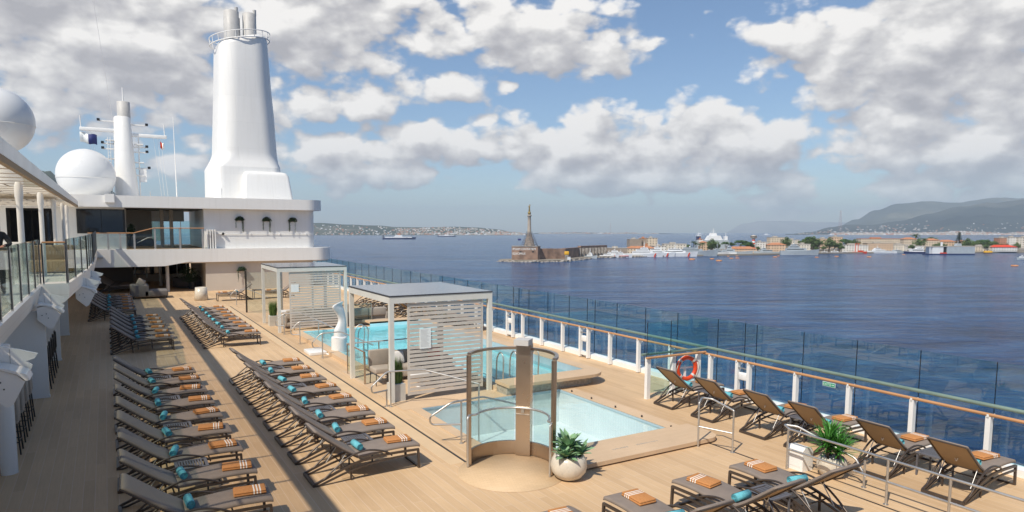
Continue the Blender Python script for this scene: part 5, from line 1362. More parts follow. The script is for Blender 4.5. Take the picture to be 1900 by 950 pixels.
sX = hill('far_headland', 'hill_hazed', 'pale headland almost lost in haze left of the mountain', [(1340, 0), (1380, 19), (1410, 24), (1460, 23), (1540, 21), (1620, 20), (1700, 8)], 25000, 26500, 27500, 2.3, .12, 100, 12)
# hill behind the radome on the port side
def hill2():
    mb = MB(); vs = []
    for j in range(13):
        for i in range(61):
            px = -120+7*i; v = j/12; D = 2600+1500*v
            top = 120 if px < 90 else max(0, 120-(px-90)*.42)
            h = max(.5, (top/F*4100+32)*v**.9*(1+.18*fbm(px/60, v*3, 9))); vs.append(((px-950)/F*D, D, h if j else -2))
    mb.add(vs, [(j*61+i, j*61+i+1, (j+1)*61+i+1, (j+1)*61+i) for j in range(12) for i in range(60)], 0, True)
    smesh(mb, 'port_hill', 'hill_near', 'dark hill glimpsed between the radomes', 'hills', kind='structure')
hill2()

# towns on the hillsides (far-off masses)
def town(surf, px0, px1, v0, v1, n_, seed, name, lb, size=(9, 22), dens=None):
    rnd = random.Random(seed); mb = MB()
    for i in range(n_):
        px = rnd.uniform(px0, px1); v = v0+(v1-v0)*rnd.random()**1.8
        if dens and rnd.random() > dens(px, v): continue
        p = surf(px, v); w = rnd.uniform(*size); d = rnd.uniform(*size); h = rnd.uniform(5, 13)
        mb.box(p.x-w/2, p.x+w/2, p.y-d/2, p.y+d/2, p.z-4, p.z+h, rnd.choice((0, 0, 1, 2, 3)))
    smesh(mb, name, ['roof_flat', 'white_far', 'beige_wall', 'roof_tile'], lb, 'town', kind='stuff')
town(sL, 560, 975, .03, .60, 1500, 1, 'headland_town', 'pale villages scattered over the left headland', dens=lambda p, v: .25+.75*(p > 740))
town(sF, 1000, 1220, .1, .7, 420, 2, 'shore_town', 'line of tiny white houses on the distant shore', (12, 40))
town(sR, 1540, 2000, .012, .085, 3600, 3, 'coast_town', 'dense pale town along the right shore', (10, 28))
town(sR, 1600, 2000, .08, .22, 120, 4, 'slope_villages', 'scattered villages on the right slopes', (8, 18))
town(sR, 1480, 1720, .2, .55, 110, 6, 'ridge_village', 'few pale houses on the low ridge', (10, 26))
# pale beach strip
mb = MB(); vs = []
for i in range(60):
    px = 1500+8*i; vs += [((px-950)/F*8120, 8120, .6), ((px-950)/F*8260, 8260, 3.5)]
mb.add(vs, [(2*i, 2*i+2, 2*i+3, 2*i+1) for i in range(59)]); smesh(mb, 'beach', 'roof_flat', 'pale beach along the right coast', 'beach', kind='structure')
# lattice pylons
def pylon(px, D, h, lb):
    t = sthing('lattice_pylon', lb, 'pylon', sea(px, D, 0))
    mb = MB()
    for s in (-1, 1):
        for q in (-1, 1): mb.tube([(s*h*.07, q*h*.07, 0), (s*h*.012, q*h*.012, h)], h*.0035, 4)
    for k in range(9):
        z = h*k/9; w = h*(.07-.058*k/9); w2 = h*(.07-.058*(k+1)/9)
        mb.tube([(-w, -w, z), (w2, -w2, z+h/9)], h*.002, 4); mb.tube([(w, -w, z), (-w2, -w2, z+h/9)], h*.002, 4)
    mb.build('tower', 'pylon', t)
    for z in (.80, .93): MB().box(-h*.10, h*.10, -h*.012, h*.012, h*z, h*z+h*.012).build('cross_arm', 'sign_white', t)
pylon(1132, 13200, 215, 'faint red and white pylon on the distant shore')
o = pylon(1556, 9400, 330, 'tall pylon on the low hill left of the mountain')

# ------------------------------------------------------------------ breakwater, fort and monument
gz = 2.0
gp = [sea(925, 750), sea(955, 735), sea(990, 730), sea(1045, 745), sea(1085, 800), sea(1100, 850), sea(1200, 890), sea(1290, 915), sea(1420, 960), sea(1560, 1030), sea(1700, 1060), sea(1905, 1075), sea(2100, 1090), sea(2100, 1700), sea(1700, 1600), sea(1500, 1450), sea(1350, 1300), sea(1200, 1150), sea(1100, 960), sea(1040, 830), sea(970, 790), sea(930, 770)]
mb = MB(); mb.prism([(p.x, p.y) for p in gp], -3, gz); smesh(mb, 'quay', 'ground', 'low stone quay and harbour ground', 'quay', kind='structure')
mb = MB(); rnd = random.Random(4)
for a, b in zip(gp[:6], gp[1:7]):
    n_ = int((b-a).length/2.2)
    for k in range(n_):
        p = a+(b-a)*(k/n_); r = rnd.uniform(1.0, 2.2); mb.sphere((p.x+rnd.uniform(-1, 1), p.y+rnd.uniform(-2, .5), rnd.uniform(-.3, .9)), r, 6, 4, sc=(1.2, 1, .7))
smesh(mb, 'rock_armour', 'rock', 'boulders piled along the foot of the breakwater', 'rocks', kind='stuff')
f0 = sea(974, 762, gz)
Ft = sthing('harbour_fort', 'reddish stone fort with white lettering under the monument column', 'fort', f0)
fw = 14.8
P_ = [(-fw, -9), (-fw+3, -13), (fw-1, -13), (fw+2.0, -8), (fw+2, 9), (-fw, 9)]
MB().prism(P_, 0, 14.2).build('curtain_wall', 'fort', Ft)
mb = MB(); mb.prism([(-fw-.4, -9.2), (-fw+2.9, -13.4), (fw-.9, -13.4), (fw+2.4, -8.1), (fw+2.4, 9.3), (-fw-.4, 9.3)], 14.2, 15.0); mb.build('parapet', 'rock', Ft)
for x in (-5.2, 8.6): MB().box(x-1.2, x+1.2, -13.05, -12.98, 8.0, 9.4).build('gun_port', 'black', Ft)
text_part('lettering', 'IPSAM CIVITATEM', 3.3, 'sign_white', Ft, (-fw+.6, -13.08, 10.6), (1, 0, 0), (0, 0, 1), .02)
text_part('lettering', 'EDICIMUS', 3.3, 'sign_white', Ft, (-fw+.6, -13.08, 5.6), (1, 0, 0), (0, 0, 1), .02)
for o in Ft.children:
    if o.name.startswith('lettering'): o.data.transform(Matrix.Diagonal((.98, 1, 1, 1)))
# lower wing walls running back along the breakwater
W = sthing('breakwater_wall', 'long reddish stone wall running right from the fort', 'wall', sea(1000, 760, gz))
a = sea(997, 762); 
segs = [(sea(996, 764), sea(1028, 772), 11.8, 8), (sea(1028, 772), sea(1049, 776), 11.5, 8), (sea(1049, 790), sea(1078, 850), 11.4, 5), (sea(1078, 850), sea(1126, 905), 13.0, 5)]
org = sea(1000, 760, 0)
for i, (p, q, h, th) in enumerate(segs):
    d = (q-p).normalized(); w = Vector((-d.y, d.x, 0))*th; P2 = [p-org, q-org, q+w-org, p+w-org]
    MB().prism([(v.x, v.y) for v in P2], -.01*i, h+.05*i).build('wall_section', 'fort', W)
p, q = sea(1072, 842)-org, sea(1125, 900)-org
for k in range(9):
    c = p+(q-p)*(k/9+.06); MB().box(c.x-1.6, c.x+1.6, c.y-2.4, c.y-1.2, 0, 10.5).build('buttress', 'rock', W)
# scaffolded base and column
Cm = sthing('monument_column', 'tall stone monument column topped by a gilded statue', 'monument', sea(982, 763, gz+14.2)); Cm.location = Cm.location
mb = MB(); mb.lathe([(6.3, 0), (6.3, 2), (5.2, 2.2), (5.0, 8), (3.8, 8.5), (3.2, 13), (2.9, 13.4)], 8); mb.build('pedestal', 'column_stone', Cm)
mb = MB(); mb.lathe([(2.35, 13), (2.1, 18), (1.85, 28), (1.75, 33), (2.1, 33.4), (2.5, 34), (2.5, 34.8), (1.7, 35.2), (0, 35.2)], 20); mb.build('shaft', 'shaft_stone', Cm)
mb = MB(); mb.lathe([(1.2, 35.2), (1.7, 36), (1.8, 37.2), (1.5, 38.2), (1.0, 38.8), (0, 38.8)], 20); mb.build('globe', 'gold', Cm)
mb = MB(); mb.lathe([(.95, 38.8), (1.0, 40), (.75, 42), (.80, 43.5), (.85, 44.6), (.45, 45.3), (.22, 45.5), (.36, 45.9), (.36, 46.3), (.2, 46.7), (0, 46.75)], 14)
mb.tube([(.5, 0, 44.6), (1.1, -.2, 45.6), (1.3, -.2, 46.6)], [.25, .2, .12], 8); mb.tube([(-.5, 0, 44.6), (-1.2, -.2, 44.2), (-1.7, -.2, 44.5)], [.25, .2, .12], 8)
mb.build('statue', 'gold', Cm)
mb = MB()
for k in range(8):
    z = k*2.1; w = 9.0-.85*k
    for s in (-1, 1):
        mb.box(-w, w, s*w-.15, s*w+.15, z, z+.3); mb.box(s*w-.15, s*w+.15, -w, w, z+.01, z+.31)
        for q in range(7):
            xx = -w+2*w*q/6; mb.box(xx-.12, xx+.12, s*w-.12, s*w+.12, z, z+2.1); mb.box(s*w-.12, s*w+.12, xx-.12, xx+.12, z, z+2.1)
Sc = mb.build('scaffold', 'scaff', Cm)
t = sthing('fort_flag', 'small dark flag on a pole at the left of the fort', 'flag', sea(961, 760, gz+14.2))
MB().tube([(0, 0, 0), (0, 0, 9)], .12, 6).build('pole', 'scaff', t); MB().box(.1, 3.4, -.04, .04, 6.8, 8.8).build('cloth', 'navy', t)
t = sthing('yellow_tank', 'yellow tank on the breakwater right of the fort', 'tank', sea(1051.5, 757, gz))
MB().rbox(-2.6, 2.6, -1.5, 1.5, 5.0, 9.0, .8).build('tank_body', 'yellow', t); MB().box(-1.8, 1.8, -1.2, 1.2, 0, 5.0).build('stand', 'rock', t)
t = sthing('white_hut', 'small white hut on the breakwater below the yellow tank', 'hut', sea(1055.5, 748, gz))
MB().box(-1.7, 1.7, -1.3, 1.3, 0, 3.2).build('wall', 'white_far', t); MB().box(-1.9, 1.9, -1.5, 1.5, 3.2, 3.5).build('roof', 'roof_flat', t)

# ------------------------------------------------------------------ buildings on the spit
def building(px0, px1, D, z0, h, d, wall, roof, lb, hip=False, name='building'):
    a, b = sea(px0, D), sea(px1, D); w = (b-a).length
    t = sthing(name, lb, 'building', Vector(((a.x+b.x)/2, D+d/2, gz+z0-.1)), 0)
    body = MB().box(-w/2, w/2, -d/2, d/2, 0, h).build('wall', wall if isinstance(wall, str) else WALLS[wall], t)
    if hip:
        o_ = .7; rh = min(w, d)*.22
        mb = MB(); x_, y_ = w/2+o_, d/2+o_; rx = max(.1, x_-y_)
        mb.add([(-x_, -y_, h), (x_, -y_, h), (x_, y_, h), (-x_, y_, h), (-rx, 0, h+rh), (rx, 0, h+rh)], [(0, 1, 5, 4), (1, 2, 5), (2, 3, 4, 5), (3, 0, 4), (0, 3, 2, 1)]); mb.build('roof', roof, t)
    else:
        mb = MB(); mb.box(-w/2-.4, w/2+.4, -d/2-.4, d/2+.4, h, h+.6); mb.box(-w*.2, w*.05, -d*.2, d*.2, h+.6, h+2.6); mb.build('roof', roof, t)
    return t
B = [(1126, 1164, 900, 0, 10.5, 18, 'column_stone', 'roof_flat', 'sandy bastion at the end of the breakwater wall', False),
     (1163, 1215, 960, 0, 9.0, 14, 0, 'roof_tile', 'long low barrack with orange roof below the sandy castle', True),
     (1168, 1190, 1010, 8, 13.5, 26, 'column_stone', 'roof_flat', 'tall sandy castle block left of the round window', False),
     (1189, 1202, 1014, 8, 15.0, 20, 'column_stone', 'roof_tile', 'castle middle block with faded tiled roof', False),
     (1201, 1219, 1006, 8, 15.5, 18, 0, 'roof_flat', 'upper cream block at the right of the castle', False),
     (1212, 1236, 970, 4, 7.5, 15, 3, 'roof_flat', 'white low block right of the castle', False),
     (1232, 1273, 985, 2, 13.0, 16, 1, 'roof_flat', 'long cream arcade building behind the coast guard ships', False),
     (1300, 1313, 1020, 2, 15.0, 16, 2, 'roof_tile', 'peach house among the harbour palms', True),
     (1296, 1303, 1030, 10, 11.0, 8, 3, 'roof_tile', 'small domed house top above the palms', False),
     (1352, 1404, 990, 0, 7.0, 16, 2, 'roof_tile', 'low peach house with orange hipped roof and yellow door', True),
     (1404, 1420, 1060, 2, 15.0, 14, 3, 'roof_flat', 'white house right of the control tower', False),
     (1418, 1432, 1070, 2, 11.0, 12, 1, 'roof_flat', 'low white annex left of the orange roofed house', False),
     (1426, 1458, 1050, 0, 12.5, 16, 2, 'roof_tile', 'peach house with orange roof behind the small grey ship', True),
     (1428, 1455, 1120, 6, 18.0, 16, 0, 'roof_flat', 'brown roofed villa above the orange roofed house', False),
     (1482, 1503, 1060, 0, 13.5, 16, 1, 'roof_flat', 'cream office block right of the grey warship', False),
     (1498, 1520, 1110, 2, 17.5, 14, 0, 'roof_flat', 'cream block between the harbour trees', False),
     (1519, 1540, 1130, 3, 19.0, 16, 2, 'roof_flat', 'peach block behind the tree clump', False),
     (1543, 1562, 1190, 3, 22.0, 16, 2, 'roof_flat', 'peach block with a white roof tank', False),
     (1562, 1610, 1060, 0, 12.0, 16, 3, 'roof_flat', 'long white shed with red cranes before it', False),
     (1596, 1668, 1130, 2, 20.0, 16, 0, 'roof_tile', 'very long cream barrack with faded tiled roof', False),
     (1608, 1656, 1075, 0, 15.0, 14, 2, 'roof_flat', 'peach barrack in front of the long cream one', False),
     (1654, 1690, 1080, 0, 12.5, 16, 1, 'roof_flat', 'cream block right of the long barracks', False),
     (1675, 1700, 1140, 4, 17.0, 14, 0, 'roof_tile', 'brown roofed house left of the dark round tree', True),
     (1683, 1714, 1070, 0, 10.0, 16, 3, 'roof_flat', 'white warehouse behind the moored tug', False),
     (1716, 1742, 1120, 4, 15.0, 14, 0, 'roof_tile', 'orange roofed house left of the araucaria', True),
     (1742, 1772, 1120, 4, 12.5, 14, 2, 'roof_tile', 'long orange roofed hall behind the ferry', True),
     (1780, 1792, 1120, 4, 13.0, 14, 2, 'roof_tile', 'small orange roofed house right of the araucaria', True),
     (1800, 1843, 1075, 0, 9.5, 14, 0, 'roof_flat', 'open cream quay shed with dark bays', False),
     (1840, 1886, 1070, 0, 8.0, 16, 3, 'red', 'white boat shed with a long red roof', True),
     (1852, 1872, 1150, 4, 19.0, 14, 4, 'roof_flat', 'brick red and cream apartment block', False),
     (1869, 1890, 1145, 4, 20.5, 14, 3, 'roof_flat', 'white apartment block right of the brick one', False),
     (1888, 1925, 1140, 4, 20.0, 14, 1, 'roof_flat', 'cream apartment block at the right edge of the photo', False),
     (1462, 1482, 1180, 4, 15, 14, 1, 'roof_flat', 'cream house hidden behind the grey warship mast', False)]
for b in B: building(*b[:4], b[4]*.86, *b[5:])
t = sthing('round_window', 'dark round opening below the castle', 'round window', sea(1198.5, 955, gz+10)); MB().tube([(0, 0, 2.4), (0, -.6, 2.4)], 2.3, 20).build('opening', 'roof_tile', t)
t = sthing('control_tower', 'striped control tower with a flared top', 'tower', sea(1397, 1040, gz))
MB().lathe([(2.6, 0), (2.2, 20)], 12).build('shaft', 'white_far', t)
for z in (6, 12, 17): MB().lathe([(2.62-.02*z, z), (2.60-.02*z, z+2)], 12).build('red_band', 'red', t)
MB().lathe([(2.2, 20), (4.8, 22), (4.8, 24.5), (5.2, 24.7), (0, 26)], 14).build('cabin', 'beige_wall', t)
for px, lb in ((1586, 'left red quay crane before the white shed'), (1591, 'right red quay crane before the white shed')):
    t = sthing('quay_crane', lb, 'crane', sea(px, 1045, gz)); MB().tube([(0, 0, 0), (0, 0, 13)], .5, 6).build('mast', 'red', t); MB().tube([(0, 0, 11), (2.5, -1, 14)], .3, 6).build('jib', 'red', t)
t = sthing('yellow_barge', 'yellow covered barge beside the red roofed boat shed', 'barge', sea(1832, 1048, 0))
MB().rbox(-6, 6, -2, 2, 0, 3.6, .8).build('cover', 'yellow', t); MB().box(-6, 6, -2.2, 2.2, -.3, .8).build('hull', 'ferry_blue', t)

# ------------------------------------------------------------------ trees
def make_tree(kind, seed):
    rnd = random.Random(seed); t = proto({'round': 'broadleaf_tree', 'pine': 'umbrella_pine', 'palm': 'palm_tree', 'arau': 'araucaria_tree'}[kind], 'tree')
    if kind in ('round', 'pine'):
        H_ = 10 if kind == 'round' else 12
        MB().tube([(0, 0, 0), (.2, .1, H_*.35), (.1, .2, H_*.6)], [.5, .35, .22], 8).build('trunk', 'bark', t)
        mb = MB()
        for k in range(5):
            a = k*1.3; mb.tube([(.1, .1, H_*.4), (2.2*cos(a), 2.2*sin(a), H_*.68)], [.2, .08], 6)
        mb.build('limbs', 'bark', t)
        mb = MB(); cl = []
        for k in range(17):
            a = rnd.uniform(0, 2*pi); r = rnd.uniform(0, 4.1 if kind == 'pine' else 3.5)
            z = H_*.80+rnd.uniform(-.8, 1.0) if kind == 'pine' else H_*.62+rnd.uniform(-2.4, 3.0)*(1-r/5)
            cl.append((r*cos(a), r*sin(a), z, rnd.uniform(1.1, 2.1)))
        for (cx, cy, cz_, cr) in cl:
            for q in range(85):
                u = Vector((rnd.gauss(0, 1), rnd.gauss(0, 1), rnd.gauss(0, 1))).normalized(); rr = cr*rnd.uniform(.65, 1.05); fz = .55 if kind == 'pine' else .85
                c = Vector((cx, cy, cz_))+Vector((u.x*rr, u.y*rr, u.z*rr*fz)); s_ = rnd.uniform(.22, .42)
                v1 = Vector((rnd.uniform(-1, 1), rnd.uniform(-1, 1), rnd.uniform(-1, 1))).normalized(); v2 = v1.cross(u).normalized() if v1.cross(u).length > .1 else v1.orthogonal().normalized()
                mb.add([c-v1*s_, c+v2*s_*.7, c+v1*s_, c-v2*s_*.7], [(0, 1, 2, 3)])
        mb.build('crown', 'leaf_tree' if kind == 'round' else 'leaf_pine', t)
    elif kind == 'palm':
        MB().tube([(0, 0, 0), (.2, 0, 5), (.1, .1, 10)], [.38, .28, .25], 8).build('trunk', 'bark', t)
        mb = MB()
        for k in range(34): a = k*2.4; leafblade(mb, (.1, .1, 10), (cos(a), sin(a), radians(rnd.uniform(-10, 75))), rnd.uniform(3, 4), .35, 1.6, 6, -.4)
        mb.build('crown', 'leaf_tree', t)
    else:
        MB().tube([(0, 0, 0), (0, 0, 20)], [.45, .08], 8).build('trunk', 'bark', t)
        mb = MB()
        for k in range(26):
            z = 2.5+17.2*k/26; R_ = 5.0*(1-z/21.5)+.3
            for q in range(9):
                a = q*2*pi/9+k*.7
                for w in range(6):
                    r = R_*(w+1)/6; c = Vector((r*cos(a), r*sin(a), z-.05*r+rnd.uniform(-.2, .2))); s_ = .48
                    v1 = Vector((cos(a+1.57), sin(a+1.57), rnd.uniform(-.4, .4))); v2 = Vector((cos(a), sin(a), .25)); mb.add([c-v1*s_, c+v2*s_, c+v1*s_, c-v2*s_*.8], [(0, 1, 2, 3)])
        mb.build('crown', 'leaf_pine', t)
    return t
TR = {'round': Proto(make_tree('round', 1)), 'round2': Proto(make_tree('round', 5)), 'pine': Proto(make_tree('pine', 2)), 'palm': Proto(make_tree('palm', 3)), 'arau': Proto(make_tree('arau', 4))}
T = [('round', 1277, 1010, 12, 'low tree left of the harbour palms'), ('palm', 1286, 1000, 15, 'palm left of the peach house'), ('palm', 1291, 1004, 13, 'shorter palm touching the peach house'),
     ('palm', 1297, 998, 12, 'small palm before the peach house'), ('palm', 1303, 1005, 13, 'yellowish palm before the peach house'), ('round2', 1321, 1000, 19, 'tall tree in front of the white ferry'), ('round', 1329, 1006, 15, 'broad tree right of the tall one by the white ferry'), ('round', 1318, 1008, 11, 'low bush under the tall tree by the ferry'),
     ('pine', 1347, 1010, 14, 'umbrella pine left of the white antenna'), ('pine', 1359, 1016, 12, 'lower umbrella pine behind the white antenna'), ('pine', 1373, 1020, 16, 'tall umbrella pine behind the orange roofed low house'), ('pine', 1386, 1022, 14, 'umbrella pine left of the striped tower'), ('pine', 1382, 1005, 12, 'front umbrella pine over the orange roof'), ('round', 1390, 1024, 15, 'dark tree touching the striped tower'),
     ('round', 1406, 1010, 9, 'small tree right of the striped tower'), ('round', 1416, 1012, 7, 'shrub before the white annex'), ('round2', 1458, 1090, 21, 'dark tree behind the warship mast'),
     ('round', 1490, 1100, 19, 'left tree of the clump right of the warship'), ('pine', 1498, 1105, 20, 'middle tree of the clump right of the warship'), ('round2', 1508, 1100, 22, 'tall tree of the clump right of the warship'), ('round', 1516, 1104, 18, 'right tree of the clump right of the warship'), ('palm', 1506, 1040, 10, 'small palm on the quay right of the warship'), ('round2', 1513, 1042, 8, 'small tree on the quay by the cream block'),
     ('round2', 1537, 1062, 20, 'big dark tree before the peach blocks'), ('round', 1547, 1070, 15, 'tree right of the big dark one'), ('round', 1556, 1066, 14, 'middle tree before the white roof tank'), ('pine', 1566, 1075, 17, 'flat topped tree left of the long white shed'), ('round', 1575, 1085, 18, 'tree behind the long white shed'), ('round2', 1584, 1088, 18, 'right tree behind the long white shed'), ('round', 1527, 1050, 9, 'low tree left of the big dark one'), ('round', 1560, 1050, 10, 'low tree by the left corner of the long white shed'),
     ('palm', 1696, 1150, 24, 'tall palm over the brown roofed house'), ('round2', 1703, 1085, 19, 'dark round tree behind the white warehouse'), ('palm', 1713, 1090, 18, 'palm right of the dark round tree'), ('round', 1727, 1150, 22, 'tree behind the orange roofed house'), ('round', 1691, 1060, 11, 'bright bush before the white warehouse'),
     ('round', 1733, 1075, 12, 'left bush behind the ferry'), ('round2', 1741, 1073, 13, 'middle bush behind the ferry'), ('round', 1749, 1076, 12, 'right bush behind the ferry'), ('arau', 1777, 1080, 27, 'tall pointed araucaria behind the ferry'), ('round', 1770, 1070, 11, 'low tree at the left foot of the araucaria'), ('round2', 1784, 1072, 12, 'low tree at the right foot of the araucaria'),
     ('round2', 1794, 1092, 19, 'dark tree right of the araucaria'), ('round', 1804, 1085, 15, 'second tree right of the araucaria'), ('round', 1813, 1088, 17, 'third tree right of the araucaria'), ('pine', 1822, 1090, 16, 'fourth tree right of the araucaria'), ('round2', 1831, 1088, 17, 'fifth tree right of the araucaria'), ('round', 1840, 1089, 16, 'sixth tree right of the araucaria, before the brick block'),
     ('round', 1857, 1085, 12, 'small tree before the brick block'), ('round2', 1885, 1082, 13, 'tree before the white apartment block'), ('palm', 1866, 1085, 11, 'small palm before the apartment blocks'), ('round', 1826, 1075, 11, 'low bush behind the quay shed')]
for kd, px, D, h, lb in T:
    base_h = {'round': 11, 'round2': 11, 'pine': 11.5, 'palm': 12, 'arau': 20.5}[kd]; s = h/base_h
    TR[kd].place(None, 0, lb, 'tree', 'trees on the harbour spit', mw=MS @ Matrix.Translation(sea(px, D, gz)) @ Matrix.Rotation(px*1.7, 4, 'Z') @ Matrix.Diagonal((s*1.35, s*1.35, s*1.18, 1)))

# ------------------------------------------------------------------ ships
def hullmesh(L, Bm, D, sheer=.35, flare=.25, stern=.75, nx=16):
    mb = MB(); vs = []; ring = 5
    for i in range(nx+1):
        u = i/nx; x = -L/2+L*u
        wb = Bm/2*(stern+(1-stern)*min(1, u*3))*(1-max(0, (u-.62)/.38)**2.0)
        wb = max(wb, .02*Bm); ww = wb*(1-flare*(.4+u*.9)); ww = max(ww, .01*Bm)
        h = D*(1+sheer*max(0, (u-.55)/.45)**1.6)
        dx = 0 if u < .9 else (u-.9)/.1*L*.03
        vs += [(x, -ww, -1.0), (x, -ww*1.02, .3), (x+dx, -wb, h), (x+dx, wb, h), (x, ww*1.02, .3), (x, ww, -1.0)]
    k = 6; fs = [(i*k+j, (i+1)*k+j, (i+1)*k+(j+1) % k, i*k+(j+1) % k) for i in range(nx) for j in range(k)]
    fs += [tuple(range(k)), tuple(nx*k+j for j in range(k))[::-1]]; mb.add(vs, fs); return mb
def ship(px, D, L, Hd, rz, hullm, supm, lb, name='patrol_ship', cat='ship', blocks=((-.25, .2, 3.0), (-.1, .15, 3.0)), mast=.5, stripe=False, band=None, group=None, Bm=None, funnel=None):
    t = sthing(name, lb, cat, sea(px, D, 0), rz, group); Bm = Bm or L*.17
    hullmesh(L, Bm, Hd).build('hull', hullm, t)
    z = Hd*.98; w = Bm*.36
    for i, (a, b, h) in enumerate(blocks):
        h *= .88
        q = MB(); x0, x1 = a*L, b*L; q.prism([(x0, z), (x1, z), (x1-.12*(x1-x0)*(i > 0)-.5, z+h), (x0+.4, z+h)], -w, w, 'y')
        q.build('superstructure', supm, t)
        wn = MB(); wn.box(x0+.8, x1-1.2-.1*(x1-x0), -w-.04, -w+.02, z+h*.50, z+h*.76); wn.box(x0+.8, x1-1.2-.1*(x1-x0), w-.02, w+.04, z+h*.5, z+h*.76); wn.build('window_band', 'dark_glass', t)
        z += h; w *= .82
    mx_ = (blocks[-1][0]+blocks[-1][1])/2*L
    if mast:
        mh = L*mast*.30; mb = MB(); mb.tube([(mx_, 0, z-.2), (mx_-.3, 0, z+mh)], [max(.25, L*.008), .1], 6)
        for q in (.35, .6, .8): mb.box(mx_-mh*.02, mx_+mh*.02, -mh*.28*(1.2-q), mh*.28*(1.2-q), z+mh*q, z+mh*q+.25)
        mb.box(mx_-mh*.16, mx_+mh*.12, -.2, .2, z+mh*.5, z+mh*.56); mb.build('mast', supm, t)
        MB().sphere((mx_-1, 0, z+.7), max(.5, L*.014), 10, 6).build('radar_dome', 'white_far', t)
    if stripe:
        mb = MB(); x = L*.24; e = .12
        for s in (-1, 1):
            yy = s*(Bm/2*.96)
            mb.add([(x, yy*.93+s*e, .2), (x+L*.035, yy*.93+s*e, .2), (x+L*.075, yy*1.0+s*e, Hd*1.05), (x+L*.04, yy*1.0+s*e, Hd*1.05)], [(0, 1, 2, 3)])
        mb.build('red_stripe', 'red', t)
    if band:
        MB().box(-L*.46, L*.34, -Bm/2-.10, Bm/2+.10, Hd*.55, Hd*.72).build('side_band', band, t)
    if funnel: MB().box(funnel*L-1.5, funnel*L+1.5, -1.2, 1.2, z-2, z+2.2).build('funnel', supm, t)
    MB().box(-L*.49, L*.30, -Bm*.47, Bm*.47, -.4, .12).build('waterline', 'ferry_blue', t)
    return t
cg = 'coast guard ships'
ship(1096, 838, 17, 3.2, radians(-35), 'grey_ship', 'white_far', 'small pale grey patrol boat moored at the breakwater end', blocks=((-.3, .15, 2.4), (-.15, .1, 2.2)), mast=1.0)
ship(1130, 868, 24, 3.0, radians(-8), 'white_far', 'white_far', 'white coast guard boat with red mark, leftmost of its group', stripe=True, blocks=((-.3, .2, 2.2), (-.1, .1, 2.0)), group=cg)
ship(1153, 872, 26, 3.2, radians(-6), 'white_far', 'white_far', 'white boat with a long red side band', band='red', blocks=((-.3, .15, 2.4), (-.15, .08, 2.0)), group=cg)
ship(1143, 884, 30, 4.0, radians(-6), 'white_far', 'white_far', 'white boat half hidden behind the red banded boat', blocks=((-.3, .25, 3.0), (-.2, .1, 2.6)), mast=.7, group=cg)
ship(1196, 890, 46, 4.6, radians(-4), 'white_far', 'white_far', 'large white coast guard ship with red bow stripe below the castle', stripe=True, blocks=((-.35, .22, 3.4), (-.25, .15, 3.0), (-.12, .1, 2.6)), mast=.6, group=cg)
ship(1220, 902, 44, 4.6, radians(-4), 'white_far', 'white_far', 'coast guard ship overlapped by the one below the castle', stripe=True, blocks=((-.35, .2, 3.4), (-.22, .12, 3.0), (-.1, .1, 2.4)), mast=.6, group=cg)
ship(1257, 905, 50, 5.0, radians(-4), 'white_far', 'white_far', 'rightmost white coast guard ship with red bow stripe', stripe=True, blocks=((-.35, .2, 3.4), (-.25, .12, 3.0)), mast=.55, group=cg)
ship(1284, 925, 66, 6.6, radians(-4), 'grey_ship', 'grey_ship', 'long pale grey navy ship right of the coast guard ships', blocks=((-.3, .2, 3.4), (-.18, .1, 2.6)), mast=.5)
ship(1330, 955, 38, 4.0, radians(10), 'white_far', 'grey_ship', 'pale navy vessel below the tall tree', blocks=((-.2, .2, 3.0), (-.1, .12, 2.4)), mast=.9)
ship(1343, 962, 34, 3.6, radians(165), 'white_far', 'grey_ship', 'pale vessel left of the small grey corvette', blocks=((-.25, .2, 2.6), (-.1, .1, 2.2)), mast=.8)
ship(1368, 962, 40, 4.8, radians(-6), 'grey_ship', 'grey_ship', 'small grey corvette before the orange roofed low house', blocks=((-.42, -.1, 4.0), (-.38, -.2, 4.0)), mast=1.0)
ship(1426, 985, 42, 4.0, radians(178), 'grey_ship', 'grey_ship', 'grey patrol ship left of the big warship', blocks=((-.1, .3, 3.4), (.1, .26, 2.8)), mast=.4)
ship(1482, 965, 52, 6.0, radians(-5), 'grey_ship', 'grey_ship', 'big grey warship with a tall radar mast', name='warship', blocks=((-.36, .18, 4.2), (-.28, .02, 3.6), (-.22, -.05, 2.6)), mast=.8)
ship(1529, 1030, 22, 1.6, 0, 'white_far', 'white_far', 'low white motorboat moored left of the white launch', name='motorboat', blocks=((-.2, .2, 1.6),), mast=.4)
ship(1547, 1034, 24, 1.8, 0, 'white_far', 'white_far', 'white launch before the tree clump', name='motorboat', blocks=((-.2, .25, 2.0),), mast=.5)
ship(1566, 1036, 18, 1.4, 0, 'white_far', 'white_far', 'small white launch left of the red tug', name='motorboat', blocks=((-.2, .25, 1.6),), mast=.4)
ship(1594, 1040, 22, 2.4, 0, 'red', 'red', 'red hulled tug below the red cranes', name='tugboat', blocks=((-.1, .25, 2.4),), mast=.5)
ship(1635, 1045, 44, 3.2, radians(180), 'white_far', 'white_far', 'sleek white patrol ship before the peach barrack', blocks=((-.1, .32, 3.0), (.05, .28, 2.6)), mast=.4)
ship(1660, 1050, 40, 3.4, radians(180), 'grey_ship', 'grey_ship', 'grey low ship right of the sleek white one', blocks=((-.2, .1, 2.0),), mast=.3)
ship(1697, 1040, 34, 2.4, radians(180), 'ferry_blue', 'white_far', 'dark hulled tug with white house before the warehouse', name='tugboat', blocks=((-.35, .25, 5.0), (-.3, .0, 2.0)), mast=.3)
